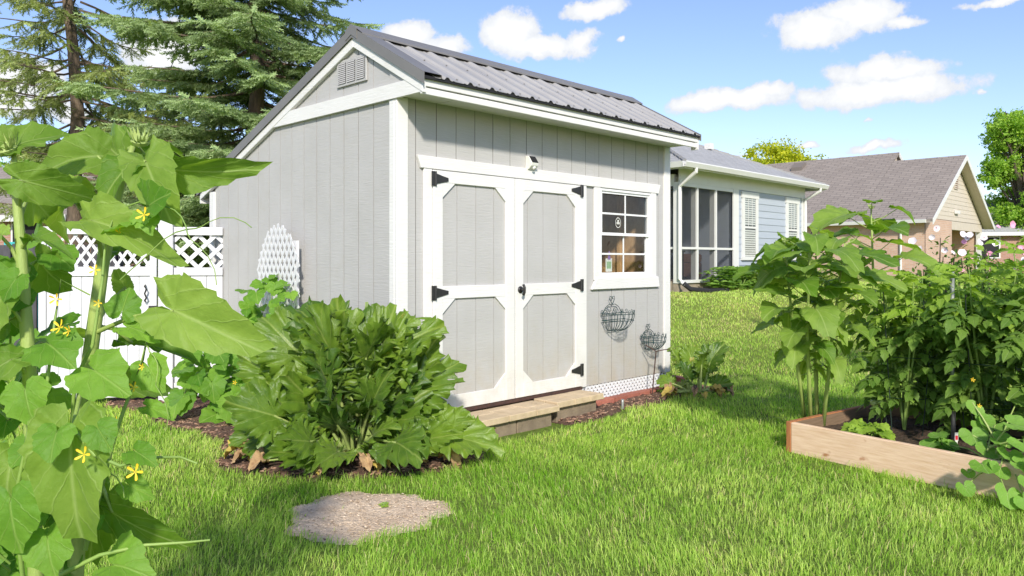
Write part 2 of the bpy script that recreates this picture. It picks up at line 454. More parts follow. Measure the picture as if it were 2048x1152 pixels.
sawn = dict(scale=3.0, stretch=(1, 1, 1), bstretch=(1, 1, 9), bump=.55, bscale=9.0, dist=.006)
M = {
    'grey_paint': surf('grey_paint', (.455, .445, .435), (.42, .41, .395), rough=.62, stain=((.38, .35, .28), 2.2, .58, .4), splash=.75, **sawn),
    'white_paint': surf('white_paint', (.72, .71, .69), (.68, .67, .645), rough=.55, stain=((.54, .50, .42), 3.0, .6, .3), splash=.45, **sawn),
    'metal_roof': surf('metal_roof', (.36, .35, .335), (.32, .31, .30), scale=3, rough=.5, metallic=.1, bump=.05, bscale=4),
    'metal_trim': surf('metal_trim', (.225, .212, .195), (.195, .185, .17), scale=3, rough=.42, metallic=.25),
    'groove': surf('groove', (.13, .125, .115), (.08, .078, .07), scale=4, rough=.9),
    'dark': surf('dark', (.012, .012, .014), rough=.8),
    'black_iron': surf('black_iron', (.016, .016, .017), (.03, .028, .026), scale=30, rough=.45, bump=.1, bscale=150),
    'vinyl': surf('vinyl', (.66, .66, .68), (.62, .62, .64), scale=2, rough=.38),
    'vinyl_window': surf('vinyl_window', (.78, .78, .77), rough=.35),
    'osb': surf('osb', (.50, .32, .17), (.33, .20, .10), scale=14, stretch=(1, 1, .6), rough=.8, bump=.2, bscale=30),
    'stud': surf('stud', (.52, .33, .16), (.42, .25, .11), scale=6, stretch=(8, 8, 1), rough=.7),
    'concrete': surf('concrete', (.56, .44, .29), (.42, .32, .20), scale=9, rough=.9, bump=.5, bscale=90, stain=((.24, .19, .14), 6, .58, .5), rand=.06, dist=.006),
    'block': surf('block', (.27, .21, .14), (.17, .13, .09), scale=8, rough=.95, bump=.5, bscale=60),
    'red_brick': surf('red_brick', (.42, .15, .10), (.30, .10, .07), scale=16, rough=.85, bump=.4, bscale=60, rand=.18),
    'bed_board': surf('bed_board', (.78, .57, .41), (.62, .41, .26), scale=5, stretch=(1.2, 1.2, 14), rough=.75, bump=.25, bscale=12, spots=((.40, .18, .085), 6.0, .645)),
    'bed_end': surf('bed_end', (.42, .17, .06), (.30, .11, .04), scale=5, stretch=(6, 6, 2), rough=.75, bump=.25, bscale=12),
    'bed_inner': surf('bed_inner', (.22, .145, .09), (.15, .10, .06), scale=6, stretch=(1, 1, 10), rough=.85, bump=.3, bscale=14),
    'soil': surf('soil', (.115, .072, .045), (.05, .03, .018), scale=9, kind='pos', rough=1, bump=1.0, bscale=45, dist=.03),
    'mulch_base': surf('mulch_base', (.20, .115, .075), (.085, .047, .03), scale=22, kind='pos', rough=1, bump=1.0, bscale=70, dist=.03),
    'dirt': surf('dirt', (.80, .63, .45), (.56, .41, .27), scale=5, kind='pos', rough=1, bump=1.0, bscale=55, dist=.02, spots=((.13, .08, .05), 40, .62)),
    'galv': surf('galv', (.42, .43, .44), (.30, .31, .32), scale=20, rough=.45, metallic=.6),
    'rust': surf('rust', (.085, .04, .028), (.045, .026, .022), scale=30, rough=.8, bump=.3, bscale=120),
    'green_wire': surf('green_wire', (.012, .055, .06), (.02, .035, .035), scale=40, rough=.5),
    'cage_wire': surf('cage_wire', (.012, .03, .02), rough=.55),
    'dark_fence': surf('dark_fence', (.075, .072, .08), (.045, .043, .048), scale=5, stretch=(6, 6, 1), rough=.8, bump=.3, bscale=20, rand=.2),
    'blue_siding': surf('blue_siding', (.39, .43, .49), (.365, .405, .465), scale=4, stretch=(.4, .4, 6), rough=.6, bump=.1, bscale=20, rand=.03),
    'beige_siding': surf('beige_siding', (.56, .50, .41), (.52, .46, .38), scale=4, rough=.6, rand=.03),
    'white_trim': surf('white_trim', (.66, .66, .64), (.62, .62, .59), scale=3, rough=.45),
    'foundation': surf('foundation', (.34, .28, .21), (.24, .20, .15), scale=8, rough=.95, bump=.4, bscale=40),
    'blind': surf('blind', (.66, .66, .62), rough=.6),
    'wicker': surf('wicker', (.16, .07, .04), (.09, .04, .025), scale=40, rough=.7, bump=.5, bscale=90),
    'cushion': surf('cushion', (.62, .58, .52), (.55, .50, .44), scale=8, rough=.9),
    'pillow_red': surf('pillow_red', (.42, .10, .10), (.6, .4, .36), scale=12, rough=.9),
    'spruce_bark': surf('spruce_bark', (.20, .145, .10), (.10, .075, .055), scale=9, stretch=(2, 2, .6), kind='pos', rough=.95, bump=.9, bscale=26, dist=.03),
    'bark': surf('bark', (.13, .10, .075), (.07, .055, .04), scale=9, stretch=(2, 2, .5), kind='pos', rough=.95, bump=.8, bscale=22),
    'stalk': surf('stalk', (.23, .33, .07), (.34, .42, .12), scale=12, kind='pos', stretch=(3, 3, .5), rough=.55, bump=.3, bscale=60),
    'vine_stalk': surf('vine_stalk', (.16, .27, .05), (.27, .38, .09), scale=12, kind='pos', rough=.55),
    'zuc_stalk': surf('zuc_stalk', (.22, .31, .08), (.36, .42, .14), scale=10, kind='pos', rough=.5),
    'dry_leaf': surf('dry_leaf', (.46, .31, .16), (.20, .11, .055), scale=22, kind='pos', rough=.9, bump=.5, bscale=50),
    'yellow_leaf': surf('yellow_leaf', (.55, .44, .07), (.40, .26, .08), scale=8, kind='pos', rough=.8, bump=.4, bscale=40),
    'petal_yellow': surf('petal_yellow', (.80, .50, .015), (.85, .60, .03), scale=10, rough=.6),
    'petal_white': surf('petal_white', (.80, .76, .78), (.78, .68, .72), scale=9, rough=.7),
    'petal_pink': surf('petal_pink', (.72, .25, .42), (.78, .42, .56), scale=9, rough=.7),
    'petal_eye': surf('petal_eye', (.35, .02, .09), rough=.7),
    'tomato_green': surf('tomato_green', (.25, .33, .09), (.34, .40, .14), scale=6, rough=.3),
    'terracotta': surf('terracotta', (.36, .16, .09), (.28, .12, .07), scale=10, rough=.85, bump=.2, bscale=50),
    'red_plastic': surf('red_plastic', (.55, .03, .05), rough=.3),
    'plastic_white': surf('plastic_white', (.72, .72, .66), rough=.4),
    'green_plastic': surf('green_plastic', (.32, .46, .27), rough=.45),
    'pink_plastic': surf('pink_plastic', (.45, .06, .14), rough=.4),
    'orange_plastic': surf('orange_plastic', (.65, .30, .03), rough=.5),
    'teal_plastic': surf('teal_plastic', (.03, .42, .42), rough=.4),
    'purple': surf('purple', (.22, .12, .38), rough=.5),
    'roof_grey': brickmat('roof_grey', (.36, .36, .36), (.28, .28, .28), (.16, .16, .16), .33, .14, .012, tint=(.46, .46, .45)),
    'roof_brown': brickmat('roof_brown', (.275, .235, .20), (.20, .168, .143), (.095, .08, .07), .5, .20, .02, tint=(.37, .325, .29)),
    'brick_tan': brickmat('brick_tan', (.50, .31, .22), (.58, .40, .30), (.50, .44, .37), .24, .083, .012, tint=(.38, .22, .15)),
    'brick_red': brickmat('brick_red', (.36, .17, .12), (.42, .24, .18), (.40, .34, .29), .24, .083, .012),
    # leaves
    'sunflower_leaf': leafmat('sunflower_leaf', (.075, .18, .008), (.28, .40, .075), (.40, .50, .18), .42, lat=6.0),
    'cucumber_leaf': leafmat('cucumber_leaf', (.06, .18, .010), (.22, .39, .05), (.33, .47, .12), .38, lat=5.0),
    'zucchini_leaf': leafmat('zucchini_leaf', (.032, .095, .008), (.20, .31, .03), (.32, .40, .10), .30, lat=7.0, old=(.52, .38, .12), rough=.38, spec=.45),
    'squash_leaf': leafmat('squash_leaf', (.13, .28, .03), (.23, .41, .08), (.38, .52, .2), .34, lat=5.0),
    'tomato_leaf': leafmat('tomato_leaf', (.065, .15, .018), (.20, .32, .05), (.24, .34, .1), .36, lat=6.0),
    'tomato_leaf_top': leafmat('tomato_leaf_top', (.19, .32, .03), (.34, .48, .065), (.34, .46, .12), .40, lat=6.0),
    'hosta_leaf': leafmat('hosta_leaf', (.09, .19, .03), (.23, .37, .07), (.2, .3, .1), .34, attr=True, veins=False),
    'lily_leaf': leafmat('lily_leaf', (.12, .20, .03), (.24, .31, .06), (.2, .3, .1), .35, attr=True, veins=False),
    'hibiscus_leaf': leafmat('hibiscus_leaf', (.05, .12, .02), (.17, .30, .04), (.2, .3, .1), .32, attr=True, veins=False),
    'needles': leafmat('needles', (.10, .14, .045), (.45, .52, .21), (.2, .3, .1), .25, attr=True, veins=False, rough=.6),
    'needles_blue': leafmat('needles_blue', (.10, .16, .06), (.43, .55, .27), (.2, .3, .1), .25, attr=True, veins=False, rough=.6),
    'maple_leaf': leafmat('maple_leaf', (.12, .25, .03), (.40, .56, .10), (.2, .3, .1), .48, attr=True, veins=False),
    'gold_leaf': leafmat('gold_leaf', (.24, .33, .02), (.58, .56, .04), (.2, .3, .1), .42, attr=True, veins=False),
    'grass_blade': leafmat('grass_blade', (.165, .35, .020), (.57, .69, .19), (.2, .3, .1), .40, attr=True, veins=False, rough=.45, spec=.35, straw=(.62, .52, .30)),
}

def glass_mat():
    m, nt, b = new_mat('window_glass')
    tr = nt.nodes.new('ShaderNodeBsdfTransparent'); tr.inputs[0].default_value = (.96, .97, .97, 1)
    gl = nt.nodes.new('ShaderNodeBsdfGlossy'); gl.inputs['Roughness'].default_value = .02
    lw = nt.nodes.new('ShaderNodeLayerWeight'); lw.inputs['Blend'].default_value = .5
    fr = mth(nt, 'ADD', .035, mth(nt, 'MULTIPLY', mth(nt, 'POWER', lw.outputs['Facing'], 4.0), .6))
    mx = nt.nodes.new('ShaderNodeMixShader')
    nt.links.new(fr, mx.inputs[0]); nt.links.new(tr.outputs[0], mx.inputs[1]); nt.links.new(gl.outputs[0], mx.inputs[2])
    nt.links.new(mx.outputs[0], nt.nodes['Material Output'].inputs['Surface'])
    return m
def screen_mat():
    m, nt, b = new_mat('insect_screen')
    tr = nt.nodes.new('ShaderNodeBsdfTransparent')
    b.inputs['Base Color'].default_value = (.045, .05, .06, 1); b.inputs['Roughness'].default_value = .7
    mx = nt.nodes.new('ShaderNodeMixShader'); mx.inputs[0].default_value = .30
    nt.links.new(tr.outputs[0], mx.inputs[1]); nt.links.new(b.outputs[0], mx.inputs[2])
    nt.links.new(mx.outputs[0], nt.nodes['Material Output'].inputs['Surface'])
    return m
M['glass'] = glass_mat(); M['screen'] = screen_mat()

# ------------------------------------------------------------------ ground
def gz(x, y):
    t = np.clip((np.asarray(y, dtype=float) - 8.6) / 8.6, 0, 1)
    return 0.70 * t * t * (3 - 2 * t) + 0.012 * np.sin(np.asarray(x) * 1.7 + 1) * np.cos(np.asarray(y) * 1.3)

D1 = Vector((0.69987, 0.71427)); D2 = Vector((-0.71427, 0.69987))
SHED_C = Vector((-0.8488, 5.666)); SHED_RZ = math.atan2(D1.y, D1.x)
def shed_local(x, y):
    dx, dy = x - SHED_C.x, y - SHED_C.y
    return dx * D1.x + dy * D1.y, dx * D2.x + dy * D2.y
def shed_world(s, t, z=0.0):
    return Vector((SHED_C.x + s * D1.x + t * D2.x, SHED_C.y + s * D1.y + t * D2.y, z))

BED_A = Vector((0.60, -0.80)); BED_B = Vector((0.80, 0.60)); BED_C = Vector((2.016, 5.553)); BED_LA, BED_LB, BED_H = 2.75, 1.24, 0.21
def bed_local(x, y):
    dx, dy = x - BED_C.x, y - BED_C.y
    return dx * BED_A.x + dy * BED_A.y, dx * BED_B.x + dy * BED_B.y
def bed_world(a, b, z=0.0):
    p = BED_C + BED_A * a + BED_B * b
    return Vector((p.x, p.y, z))

PATCH = Vector((-0.80, 4.17))
def patch_r(x, y):
    a = np.arctan2(y - PATCH.y, x - PATCH.x)
    rad = 0.415 + .035 * np.sin(3 * a + 1) + .025 * np.sin(7 * a) + .015 * np.sin(13 * a + 2)
    return np.hypot(x - PATCH.x, (y - PATCH.y) * 1.04) / rad
ZUC = Vector((-1.09, 5.30))

def in_mulch(x, y, grow=0.0):
    s, t = shed_local(x, y)
    wob = .05 * np.sin(t * 5.1 + 1) + .03 * np.sin(t * 13) 
    left = (s > -.86 - grow + wob) & (s < .1) & (t > -.30 - grow) & (t < 3.6)
    wob2 = .04 * np.sin(s * 6.3) + .02 * np.sin(s * 17)
    right = (s > 1.5) & (s < 3.95 + grow) & (t > -.38 - grow + wob2) & (t < .2)
    z = np.hypot((x - ZUC.x + .02) / .92, (y - ZUC.y - .02) / .42) < 1 + grow
    return left | right | z

def make_ground():
    def grid(xs, ys):
        X, Y = np.meshgrid(xs, ys)
        V = np.stack([X, Y, gz(X, Y)], -1).reshape(-1, 3)
        ny, nx = X.shape
        i = np.arange(ny - 1)[:, None] * nx + np.arange(nx - 1)[None]
        return V, np.stack([i, i + 1, i + nx + 1, i + nx], -1).reshape(-1, 4)
    xs = np.concatenate([np.linspace(-500, -42, 12), np.linspace(-40, 60, 140), np.linspace(62, 500, 12)])
    ys = np.concatenate([np.linspace(-60, -4, 10), np.linspace(-3, 40, 120), np.linspace(42, 700, 20)])
    V, Fa = grid(xs, ys)
    m, nt, b = new_mat('lawn')
    p = coords(nt, 'pos')
    n1, n2, n3 = noise(nt, p, 30, 6, .7), noise(nt, p, .55, 5, .6), noise(nt, p, 5, 4)
    c = ramp_mix(nt, rng_map(nt, n1, .35, .68), (.11, .19, .025), (.25, .33, .07))
    c = ramp_mix(nt, rng_map(nt, n3, .5, .75, 0, .45), c, (.17, .15, .06))
    far = coords(nt, 'pos'); sep = nt.nodes.new('ShaderNodeSeparateXYZ'); nt.links.new(far, sep.inputs[0])
    k = mth(nt, 'MULTIPLY', rng_map(nt, sep.outputs[1], 9, 14), rng_map(nt, n2, .38, .66, .25, .8))
    c = ramp_mix(nt, k, c, (.40, .42, .10))      # the farther lawn is mown short and partly straw coloured
    nt.links.new(c, b.inputs['Base Color']); b.inputs['Roughness'].default_value = .9; b.inputs['Specular IOR Level'].default_value = .1
    bn = nt.nodes.new('ShaderNodeBump'); bn.inputs['Strength'].default_value = .9; bn.inputs['Distance'].default_value = .04
    nt.links.new(noise(nt, p, 60, 5, .7), bn.inputs['Height']); nt.links.new(bn.outputs[0], b.inputs['Normal'])
    g = np_mesh('ground', V, Fa, m, smooth=True)
    g['kind'] = 'structure'; g['label'] = 'lawn ground rising gently behind the shed'

def lumpy_sheet(name, inside, x0, x1, y0, y1, step, zlift, amp, mat):
    xs, ys = np.arange(x0, x1, step), np.arange(y0, y1, step)
    X, Y = np.meshgrid(xs, ys)
    ins = inside(X, Y)
    e = np.pad(ins, 1)
    core = ins & e[:-2, 1:-1] & e[2:, 1:-1] & e[1:-1, :-2] & e[1:-1, 2:]
    Z = gz(X, Y) + np.where(core, zlift + amp * (RNG.random(X.shape) - .3), .004)
    V = np.stack([X, Y, Z], -1).reshape(-1, 3)
    ny, nx = X.shape
    i = (np.arange(ny - 1)[:, None] * nx + np.arange(nx - 1)[None])
    ok = ins[:-1, :-1] | ins[1:, :-1] | ins[:-1, 1:] | ins[1:, 1:]
    Fa = np.stack([i, i + 1, i + nx + 1, i + nx], -1)[ok]
    used, inv = np.unique(Fa, return_inverse=True)
    o = np_mesh(name, V[used], inv.reshape(-1, 4), mat, smooth=True)
    o['kind'] = 'structure'
    return o

def chips(name, inside, x0, x1, y0, y1, n, cols, size, label, zl):
    P = np.stack([RNG.uniform(x0, x1, n), RNG.uniform(y0, y1, n)], -1)
    P = P[inside(P[:, 0], P[:, 1])]
    P = np.column_stack([P, gz(P[:, 0], P[:, 1]) + zl])
    n = len(P)
    a = RNG.uniform(0, 6.28, n)
    d = np.stack([np.cos(a), np.sin(a), RNG.normal(0, .25, n)], -1)
    nn = np.stack([RNG.normal(0, .35, n), RNG.normal(0, .35, n), np.ones(n)], -1)
    tv = np.array([[-.5, -.5, 0], [.5, -.42, 0], [.42, .5, 0], [-.45, .45, 0], [0, 0, .22]]) * np.array([.3, 1, 1])
    tf = np.array([[0, 1, 4], [1, 2, 4], [2, 3, 4], [3, 0, 4]])
    m, nt, b = new_mat(name)
    at = nt.nodes.new('ShaderNodeAttribute'); at.attribute_name = 'rnd'
    rp = nt.nodes.new('ShaderNodeValToRGB')
    rp.color_ramp.elements[0].color = (*cols[0], 1); rp.color_ramp.elements[1].color = (*cols[-1], 1)
    for i, c in enumerate(cols[1:-1]):
        e = rp.color_ramp.elements.new((i + 1) / (len(cols) - 1)); e.color = (*c, 1)
    nt.links.new(at.outputs['Fac'], rp.inputs[0]); nt.links.new(rp.outputs[0], b.inputs['Base Color']); b.inputs['Roughness'].default_value = .95
    o = scatter(name, tv, tf, P, frames(d, nn), RNG.uniform(size[0], size[1], n), m)
    return tag(o, label, 'ground cover', kind='stuff')

def make_grass():
    zones = [(2.6, 4.2, 7200, -3.6, 3.6, .058, .0032), (4.2, 6.0, 6000, -5.0, 5.2, .056, .0038), (6.0, 9.0, 3600, -6.2, 8.0, .054, .0050),
             (9.0, 13.0, 1500, 0.5, 10.5, .05, .008), (13.0, 19.0, 700, 1.0, 15.0, .05, .012), (19.0, 34.0, 120, 5.0, 24.0, .07, .025)]
    Ps, Hs, Ws = [], [], []
    for (y0, y1, dens, xa, xb, h, w) in zones:
        n = int((y1 - y0) * (xb - xa) * dens)
        y = RNG.uniform(y0, y1, n); x = RNG.uniform(xa, xb, n)
        keep = np.abs(x) < y * .70 + 1.3            # what the camera, also from a step aside, can see
        x, y = x[keep], y[keep]
        s, t = shed_local(x, y)
        a, b_ = bed_local(x, y)
        pr = patch_r(x, y)
        bad = ((s > -.04) & (s < 3.75) & (t > -.02) & (t < 3.4)) | in_mulch(x, y) | ((a > -.03) & (a < BED_LA + .03) & (b_ > -.03) & (b_ < BED_LB + .03))
        bad |= (s > .45) & (s < 2.3) & (t > -.48) & (t < .1)
        bad |= (pr < 1.0) & (RNG.random(len(x)) > np.clip((pr - .80) * 2.4, .004, 1))
        # the blue house and the brick house
        bx, by = (x - 3.64) * D1.x + (y - 16.8) * D1.y, (x - 3.64) * D2.x + (y - 16.8) * D2.y
        bad |= (bx > -.1) & (by > -.15)
        gx_, gy_ = (x - 17.98) * D1.x + (y - 33.5) * D1.y, (x - 17.98) * D2.x + (y - 33.5) * D2.y
        bad |= (gx_ > 0) & (gy_ > 0)
        # tufted growth: clumps stand denser and taller than the gaps between them
        cl = .5 + .5 * np.sin(x * 5.3 + 2 * np.sin(y * 3.7)) * np.sin(y * 4.9 + 1.7 * np.sin(x * 4.1))
        cl2 = .5 + .5 * np.sin(x * 17.3 + 2.2 * np.sin(y * 11.7)) * np.sin(y * 15.1 + 2 * np.sin(x * 13.3))
        cl = np.clip(.55 * cl + .6 * cl2 - .08, 0, 1)
        keep = ~bad & (RNG.random(len(x)) < .42 + .62 * cl)
        x, y, cl = x[keep], y[keep], cl[keep]
        hh = h * RNG.uniform(.5, 1.25, len(x)) * (.70 + .6 * cl) * np.where(RNG.random(len(x)) < .04, 1.45, 1.0)
        edge = patch_r(x, y) < 1.0
        hh[edge] *= .6
        Ps.append(np.column_stack([x, y, gz(x, y) - .004])); Hs.append(hh); Ws.append(np.full(len(x), w) * RNG.uniform(.6, 1.25, len(x)))
    P, Hh, W = np.concatenate(Ps), np.concatenate(Hs), np.concatenate(Ws)
    n = len(P)
    a = RNG.uniform(0, 2 * np.pi, n)
    lean = RNG.gamma(2.0, .22, n) + .05
    fx = .35 * np.sin(P[:, 0] * 2.1 + P[:, 1]) ; fy = .35 * np.cos(P[:, 1] * 1.8 - P[:, 0] * .7)
    bend = np.stack([np.cos(a) * lean + fx * .5, np.sin(a) * lean + fy * .5], -1) * Hh[:, None]
    wa = RNG.uniform(0, 2 * np.pi, n)
    wd = np.stack([np.cos(wa), np.sin(wa)], -1) * W[:, None]
    V = np.zeros((n, 5, 3))
    V[:, :, :] = P[:, None, :]
    V[:, 0, :2] -= wd * .5; V[:, 1, :2] += wd * .5
    V[:, 2, :2] += wd * .42 + bend * .32; V[:, 3, :2] += -wd * .42 + bend * .32
    V[:, 4, :2] += bend
    V[:, 2, 2] += Hh * .58; V[:, 3, 2] += Hh * .58; V[:, 4, 2] += Hh * (1 - np.clip(lean, 0, 1.2) * .35)
    base = (np.arange(n) * 5)[:, None]
    tri = np.concatenate([base + np.array([0, 1, 2]), base + np.array([0, 2, 3]), base + np.array([3, 2, 4])])
    mot = np.zeros(n)
    for (fx_, fy_, ph_, am) in ((1.3, 1.1, 2, .13), (3.1, 2.3, .5, .09), (6.7, 5.9, 1.1, .08), (13.0, 11.0, 3.0, .07), (23.0, 19.0, .3, .06)):
        mot += am * np.sin(P[:, 0] * fx_ + ph_ + 1.3 * np.sin(P[:, 1] * fy_ * .6)) * np.sin(P[:, 1] * fy_ + 1.1 * np.sin(P[:, 0] * fx_ * .7))
    rnd = np.clip(RNG.normal(.38, .22, n) + 1.2 * mot + .5 * (RNG.random(n) < .06) + np.clip((P[:, 1] - 9) * .06, 0, .4), 0, 1.02)
    dry = RNG.random(n) < .035 + .10 * (mot > .16) + .12 * ((P[:, 1] > 9) & (mot > .05))
    rnd[dry] = 1.3
    o = np_mesh('grass', V.reshape(-1, 3), tri, M['grass_blade'], rnd=np.repeat(rnd, 5))
    tag(o, 'lush green lawn grass in front of the shed and up the slope', 'grass', kind='stuff')
    print('grass blades', n)

make_ground()
o = lumpy_sheet('mulch_bed', lambda x, y: in_mulch(x, y), -5.2, 3.4, 4.6, 9.4, .035, .018, .03, M['mulch_base'])
o['label'] = 'mulch bed round the foot of the shed'
o = lumpy_sheet('dirt_patch', lambda x, y: patch_r(x, y) < 1.0, -1.5, -.1, 3.5, 4.9, .02, .008, .008, M['dirt'])
o['label'] = 'round bare dirt patch in the lawn'
chips('mulch_chips', in_mulch, -5.0, 2.6, 4.7, 9.3, 34000, [(.07, .035, .022), (.20, .11, .07), (.36, .21, .14), (.30, .20, .14)], (.02, .055),
      'shredded brown mulch around the foot of the shed', .022)
chips('dirt_crumbs', lambda x, y: patch_r(x, y) < .98, -1.4, -.2, 3.6, 4.8, 3000, [(.24, .16, .10), (.46, .34, .22), (.66, .52, .37), (.74, .61, .46)], (.004, .018),
      'bark crumbs and dry straw over the bare dirt patch', .014)

# ------------------------------------------------------------------ the shed
SL, SD, Z0 = 3.65, 3.15, 0.19
RX, RZt, EF, EFZ, SLB = 0.54, 3.19, -0.33, 2.70, 0.378
SLF = (RZt - EFZ) / (RX - EF)
def roof_z(t):
    return RZt - SLF * (RX - t) if t < RX else RZt - SLB * (t - RX)
EB = 3.36                                        # back eave

def make_shed():
    sh = thing('garden_shed', (SHED_C.x, SHED_C.y, 0), 'light grey wooden garden shed with white trim, double doors and metal roof', 'shed', SHED_RZ)
    G, Wp = M['grey_paint'], M['white_paint']
    # front wall: backing with a window hole, boards on it
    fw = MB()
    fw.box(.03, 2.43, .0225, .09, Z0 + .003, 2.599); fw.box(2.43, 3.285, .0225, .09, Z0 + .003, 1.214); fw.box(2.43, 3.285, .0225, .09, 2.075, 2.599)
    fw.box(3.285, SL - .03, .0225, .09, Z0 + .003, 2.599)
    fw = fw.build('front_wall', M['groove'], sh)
    holes = [(.30, 2.19, -1, 2.13), (2.36, 3.35, 1.15, 2.13)]
    edges = [.09] + [.19 + .2035 * k for k in range(17)] + [3.56]
    for i in range(len(edges) - 1):
        x0, x1 = edges[i] + .0036, edges[i + 1] - .0036
        rects = [(x0, x1, Z0, 2.598)]
        for (hx0, hx1, hz0, hz1) in holes:
            nr = []
            for (a, b, c, d) in rects:
                if hx1 <= a or hx0 >= b or hz1 <= c or hz0 >= d: nr.append((a, b, c, d)); continue
                if hx0 > a: nr.append((a, hx0, c, d))
                if hx1 < b: nr.append((hx1, b, c, d))
                la, lb = max(a, hx0), min(b, hx1)
                if hz1 < d: nr.append((la, lb, hz1, d))
                if hz0 > c: nr.append((la, lb, c, hz0))
            rects = nr
        for (a, b, c, d) in rects:
            if b - a > .02 and d - c > .02:
                box('plank', G, fw, a, b, .018 + random.uniform(0, .0015), .033, c, d)
    # gable side wall
    def top(t): return roof_z(t) - .075
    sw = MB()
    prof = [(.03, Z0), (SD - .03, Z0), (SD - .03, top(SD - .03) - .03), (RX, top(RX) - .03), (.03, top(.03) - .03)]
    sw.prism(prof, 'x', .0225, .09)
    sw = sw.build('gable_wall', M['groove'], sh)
    edges = [.09] + [.115 + .2035 * k for k in range(1, 15)] + [SD - .09]
    def strip(t0, t1, z0, zt):
        pts = [(t0, z0), (t1, z0), (t1, zt(t1))]
        if t0 < RX < t1: pts.append((RX, zt(RX)))
        pts.append((t0, zt(t0)))
        return pts
    for i in range(len(edges) - 1):
        t0, t1 = edges[i] + .0045, edges[i + 1] - .0045
        dx = random.uniform(0, .0015)
        MB().prism(strip(t0, t1, Z0, lambda t: min(2.64, top(t))), 'x', .018 + dx, .033).build('plank', G, sw)
        if t0 < 1.75:
            zt = lambda t: max(top(t), 2.66)
            MB().prism(strip(t0, t1, 2.65, zt), 'x', .0165 + dx, .033).build('gable_plank', G, sw)
    MB().prism([(EF + .05, 2.60), (.0885, 2.60), (.0885, top(.0885) + .01), (EF + .05, top(EF + .05) + .01)], 'x', .002, .030).build('gable_return', G, sw)
    # the far two walls, floor
    box('back_wall', G, sh, .03, SL - .03, SD - .08, SD - .03, Z0, top(SD) - .01)
    MB().prism(prof, 'x', SL - .09, SL - .02).build('right_wall', G, sh)
    box('floor', M['osb'], sh, .05, SL - .05, .05, SD - .05, Z0 - .08, Z0)
    box('interior_lining', M['osb'], sh, .12, SL - .12, SD - .11, SD - .082, Z0, 2.1)
    box('interior_lining', M['osb'], sh, SL - .112, SL - .094, .1, SD - .1, Z0, 2.3)
    for t in (.16, .56, .96, 1.36, 1.76, 2.16):
        box('stud', M['stud'], sh, SL - .155, SL - .113, t, t + .04, Z0, 2.3)
    # corner boards
    cbs = [(0, .104, 0, .018), (SL - .11, SL, 0, .018)]
    for k, (a, b, c, d) in enumerate(cbs):
        zt = 2.594
        box('corner_board', Wp, sh, a, b, c, .032, Z0 - .005, zt, bevel=.003)
    box('corner_board', Wp, sh, -.001, .031, .0335, .094, Z0 - .005, 2.575, bevel=.003)
    box('corner_board', Wp, sh, 0, .031, SD - .10, SD, Z0 - .005, top(SD) - .05, bevel=.003)
    box('corner_board', Wp, sh, SL - .035, SL + .002, .0335, .10, Z0 - .005, 2.575, bevel=.003)
    # gable band, rake boards
    def rk(t, d): return roof_z(t) - d
    tb = 2.12
    MB().prism([(EF + .02, 2.578), (1.85, 2.578), (1.55, 2.69), (-.135, 2.69), (EF + .02, 2.655)], 'x', -.014, .016).build('gable_band', Wp, sh)
    MB().prism([(RX, rk(RX, .055)), (RX, rk(RX, .135)), (EF + .01, rk(EF + .01, .135)), (EF + .01, rk(EF + .01, .055))], 'x', -.018, .0165).build('rake_board', Wp, sh, bevel=.003)
    MB().prism([(RX + .002, rk(RX, .055)), (RX + .002, rk(RX, .135)), (EB - .03, rk(EB - .03, .125)), (EB - .03, rk(EB - .03, .055))], 'x', -.018, .0165).build('rake_board', Wp, sh, bevel=.003)
    MB().prism([(RX, rk(RX, .03)), (EF + .02, rk(EF, .03)), (EF + .02, rk(EF, .13)), (RX, rk(RX, .13))], 'x', SL - .01, SL + .035).build('rake_board', Wp, sh)
    MB().prism([(RX, rk(RX, .03)), (EB, rk(EB, .03)), (EB, rk(EB, .13)), (RX, rk(RX, .13))], 'x', SL - .01, SL + .035).build('rake_board', Wp, sh)
    # front eave: fascia in two steps, soffit boards
    box('fascia', Wp, sh, -.012, SL + .02, EF + .012, EF + .04, 2.618, 2.682, bevel=.003)
    box('fascia', Wp, sh, -.012, SL + .02, EF + .022, EF + .045, 2.563, 2.612, bevel=.003)
    box('fascia_end', Wp, sh, SL + .021, SL + .045, EF + .012, EF + .09, 2.545, 2.685)
    n = 9
    for k in range(n):
        a, b = SL * k / n, SL * (k + 1) / n
        box('soffit_board', Wp, sh, a + .002, b - .002, EF + .047, .017, 2.596 + random.uniform(0, .002), 2.610)
    box('back_fascia', Wp, sh, -.01, SL + .02, EB - .03, EB - .005, roof_z(EB) - .15, roof_z(EB) - .03)
    # metal roof panels with ribs
    def panel(xa, xb, ta, tbk, lift):
        prof = [(xa, 0)]
        nb = int(round((xb - xa) / .2286))
        for k in range(nb):
            b = xa + (k + .5) * (xb - xa) / nb
            prof += [(b - .072, 0), (b - .066, .004), (b - .052, .004), (b - .046, 0), (b - .031, 0), (b - .012, .019), (b + .012, .019), (b + .031, 0), (b + .046, 0), (b + .052, .004), (b + .066, .004), (b + .072, 0)]
        prof.append((xb, 0))
        mb = MB()
        for (x, h) in prof:
            mb.v += [(x, ta, roof_z(ta) + h + lift), (x, tbk, roof_z(tbk) + h + lift)]
        for k in range(len(prof) - 1):
            mb.f.append((2 * k, 2 * k + 2, 2 * k + 3, 2 * k + 1))
        o = mb.build('roof_panel', M['metal_roof'], sh, fix=False)
        sm = o.modifiers.new('solid', 'SOLIDIFY'); sm.thickness = .0012; sm.offset = -1
        return o
    XA, XB = .08, SL + .03
